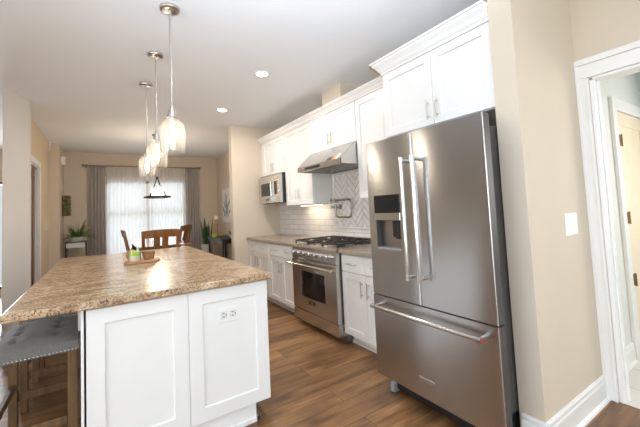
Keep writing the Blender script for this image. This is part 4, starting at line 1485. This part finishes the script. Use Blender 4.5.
def leaf(mb, base, direction, L, w, bend, seg=7, thick=0.0):
    """one strap leaf; bend pulls the tip down"""
    base = Vector(base)
    d = Vector(direction).normalized()
    side = d.cross(Vector((0, 0, 1)))
    if side.length < 0.2:
        side = Vector((math.cos(L * 50), math.sin(L * 50), 0))
    side.normalize()
    p = base.copy()
    prev = None
    for i in range(seg + 1):
        t = i / seg
        wd = w * (0.55 + 1.2 * t - 1.75 * t * t) if t < 1 else 0.0005
        wd = max(wd, 0.0006)
        nrm = side.cross(d).normalized()
        a = mb.bm.verts.new(p - side * wd + nrm * wd * 0.3)
        c = mb.bm.verts.new(p)
        b = mb.bm.verts.new(p + side * wd + nrm * wd * 0.3)
        if prev:
            mb.bm.faces.new((prev[0], prev[1], c, a))
            mb.bm.faces.new((prev[1], prev[2], b, c))
        prev = (a, c, b)
        p = p + d * (L / seg)
        d = (d + Vector((0, 0, -1)) * bend / seg).normalized()


pp = thing('potted_plant', 'small bushy green plant in white pot on the console', 'potted plant', (2.22, 6.95, 0.80))
B().lathe((2.22, 6.95, 0.80), [(0.0, 0), (0.045, 0), (0.058, 0.07), (0.058, 0.08), (0.050, 0.08), (0.046, 0.065), (0.0, 0.065)], 20).build('pot', M['pot_white'], pp, smooth=SM)
mb = B()
for k in range(46):
    a = random.uniform(0, 2 * PI)
    e = random.uniform(0.3, 1.4)
    leaf(mb, (2.22 + 0.02 * math.cos(a), 6.95 + 0.02 * math.sin(a), 0.865), (math.cos(a) * math.cos(e), math.sin(a) * math.cos(e), math.sin(e)), random.uniform(0.09, 0.15), 0.012, 1.2, 5)
mb.build('foliage', M['fern_leaf'], pp, solid=0.0006)

sx_, sy_ = 1.995, 8.12
sp_ = thing('snake_plant', 'tall snake plant in a pale pot beside the right drape', 'potted plant', (sx_, sy_, 0))
B().lathe((sx_, sy_, 0), [(0.0, 0.40), (0.10, 0.40), (0.125, 0.58), (0.128, 0.62), (0.118, 0.62), (0.113, 0.585), (0.0, 0.585)], 28).build('pot', M['pot_white'], sp_, smooth=SM)
stn = B()
for k in range(4):
    a = PI / 4 + k * PI / 2
    stn.beam((sx_ + 0.11 * math.cos(a), sy_ + 0.11 * math.sin(a), 0), (sx_ + 0.11 * math.cos(a), sy_ + 0.11 * math.sin(a), 0.40), 0.022, 0.022, (0, 1, 0))
stn.lathe((sx_, sy_, 0), [(0.0, 0.38), (0.125, 0.38), (0.125, 0.40), (0.0, 0.40)], 24)
stn.build('plant_stand', M['dark_wood'], sp_)
for k in range(9):
    mb = B()
    a = 2 * PI * k / 9 + random.uniform(-0.3, 0.3)
    rr_ = random.uniform(0.02, 0.06)
    tilt = random.uniform(0.04, 0.16)
    leaf(mb, (sx_ + rr_ * math.cos(a), sy_ + rr_ * math.sin(a), 0.58), (math.cos(a) * tilt, math.sin(a) * tilt, 1), random.uniform(0.42, 0.70), 0.036, 0.0, 8)
    mb.build('leaf', M['snake_leaf'], sp_, solid=0.003)

pc_ = thing('canvas_picture', 'pale canvas with grey leaf brushwork on the right dining wall', 'picture', (2.38, 7.72, 1.1))
B().box(2.352, 2.379, 7.42, 8.02, 1.10, 1.88).build('canvas', M['canvas'], pc_, bev=0.002)
ik = B()
for (cy, cz, L, an) in ((7.60, 1.20, 0.40, 1.4), (7.75, 1.18, 0.46, 1.75), (7.70, 1.40, 0.30, 0.7), (7.62, 1.45, 0.28, 2.4), (7.85, 1.30, 0.24, 0.9), (7.80, 1.52, 0.24, 2.2), (7.70, 1.62, 0.18, 1.2), (7.55, 1.30, 0.2, 2.6), (7.88, 1.22, 0.2, 1.9)):
    u = Vector((0, math.cos(an), math.sin(an)))
    s = Vector((0, -math.sin(an), math.cos(an)))
    p = Vector((2.3515, cy, cz))
    q = [p, p + u * L * 0.35 + s * 0.035, p + u * L * 0.7 + s * 0.03, p + u * L, p + u * L * 0.65 - s * 0.02, p + u * L * 0.3 - s * 0.03]
    q = [Vector((v.x, min(8.01, max(7.43, v.y)), min(1.87, v.z))) for v in q]
    ik.prism(q, (0.0008, 0, 0))
ik.build('brushwork', M['ink'], pc_)

# ------------------------------------------------------------------ left dining corner
ps = thing('plant_stand', 'dark metal plant stand with white drawer in the left dining corner', 'plant stand', (-0.45, 8.2, 0))
px0, px1, py0, py1 = -0.60, -0.29, 7.95, 8.26
fr_ = B()
for x in (px0, px1):
    for y in (py0, py1):
        fr_.beam((x, y, 0), (x, y, 0.90), 0.016, 0.016, (0, 1, 0))
for z in (0.90, 0.25):
    fr_.box(px0, px1, py0 - 0.008, py0 + 0.008, z - 0.008, z + 0.008).box(px0, px1, py1 - 0.008, py1 + 0.008, z - 0.008, z + 0.008).box(px0 - 0.008, px0 + 0.008, py0, py1, z - 0.008, z + 0.008).box(px1 - 0.008, px1 + 0.008, py0, py1, z - 0.008, z + 0.008)
fr_.build('frame', M['dark_metal'], ps)
B().box(px0 + 0.008, px1 - 0.008, py0 + 0.008, py1 - 0.008, 0.80, 0.90).build('drawer_box', M['pot_white'], ps, bev=0.003)
sp2 = thing('spider_plant', 'leafy spider plant in a white bowl pot on the plant stand', 'potted plant', (-0.45, 8.1, 0.908))
B().lathe((-0.45, 8.1, 0.908), [(0.0, 0), (0.07, 0), (0.12, 0.05), (0.135, 0.085), (0.127, 0.085), (0.11, 0.05), (0.0, 0.045)], 24).build('pot', M['pot_white'], sp2, smooth=SM)
mb = B()
for k in range(80):
    a = random.uniform(0, 2 * PI)
    e = random.uniform(0.35, 1.45)
    L = random.uniform(0.26, 0.46)
    if math.cos(a) < 0:
        L *= 1 + 0.45 * math.cos(a)
    leaf(mb, (-0.44 + 0.05 * math.cos(a), 8.1 + 0.05 * math.sin(a), 0.955), (math.cos(a) * math.cos(e), math.sin(a) * math.cos(e) * 0.6, math.sin(e)), L, 0.017, 1.7, 7)
for v in mb.bm.verts:
    v.co.x = max(v.co.x, -0.655)
    v.co.y = min(v.co.y, 8.38)
mb.build('foliage', M['fern_leaf'], sp2, solid=0.0008)
pq = thing('wall_plaque', 'green gold relief box hung on the left dining wall above the plant', 'wall decor', (-0.665, 8.2, 1.4))
B().box(-0.664, -0.545, 8.12, 8.30, 1.41, 1.80).build('box', M['plaque'], pq, bev=0.006)
rl = B()
for i in range(3):
    for j in range(8):
        rl.lathe((-0.545, 8.15 + i * 0.06, 1.437 + j * 0.048), [(0.0, 0.012), (0.010, 0.010), (0.018, 0.004), (0.020, 0.0)], 10, 'x') if False else None
for i in range(2):
    for j in range(6):
        x, z = -0.632 + i * 0.055, 1.445 + j * 0.064
        rl.skin([(x - 0.022, 8.120, z - 0.026), (x + 0.022, 8.120, z - 0.026), (x + 0.022, 8.120, z + 0.026), (x - 0.022, 8.120, z + 0.026)], [(x - 0.008, 8.105, z - 0.012), (x + 0.008, 8.105, z - 0.012), (x + 0.008, 8.105, z + 0.012), (x - 0.008, 8.105, z + 0.012)])
for j in range(6):
    z = 1.445 + j * 0.064
    rl.skin([(-0.545, 8.15, z - 0.026), (-0.545, 8.27, z - 0.026), (-0.545, 8.27, z + 0.026), (-0.545, 8.15, z + 0.026)], [(-0.530, 8.18, z - 0.012), (-0.530, 8.24, z - 0.012), (-0.530, 8.24, z + 0.012), (-0.530, 8.18, z + 0.012)])
rl.build('relief', M['plaque'], pq)
# wall switches and a small wall device
def plate(label, c, n, w=0.115, h=0.118, toggles=2):
    c, n = Vector(c), Vector(n)
    u = Vector((0, 0, 1)).cross(n)
    t = thing('light_switch', label, 'light switch', c)
    def slab(uw, vh, d0, d1, du=0.0):
        P = lambda a, b, d: c + u * (a + du) + Vector((0, 0, b)) + n * d
        return B().skin([P(-uw, -vh, d0), P(uw, -vh, d0), P(uw, vh, d0), P(-uw, vh, d0)], [P(-uw, -vh, d1), P(uw, -vh, d1), P(uw, vh, d1), P(-uw, vh, d1)])
    slab(w / 2, h / 2, 0.0, 0.006).build('plate', M['white_plastic'], t, bev=0.003)
    for k in range(toggles):
        du = (k - (toggles - 1) / 2) * 0.046
        slab(0.016, 0.033, 0.006, 0.009, du).build('rocker', M['white_plastic'], t, bev=0.0015)
    return t


plate('white double light switch on the beige wall beside the bathroom doorway', (2.42, 0.905, 1.145), (0, -1, 0), 0.17, 0.135, 2)
plate('small white light switch on the hall wall beside the brown door', (-0.80, 7.25, 1.23), (1, 0, 0), 0.115, 0.12, 1)
tag(B().box(-0.664, -0.60, 7.93, 8.05, 2.38, 2.53).build('wall_sensor', M['white_plastic'], None, bev=0.01, origin=(-0.664, 7.99, 2.46)), 'small white sensor high on the left dining wall', 'sensor')

for o in list(bpy.data.objects):
    if '_org' in o.keys():
        del o['_org']
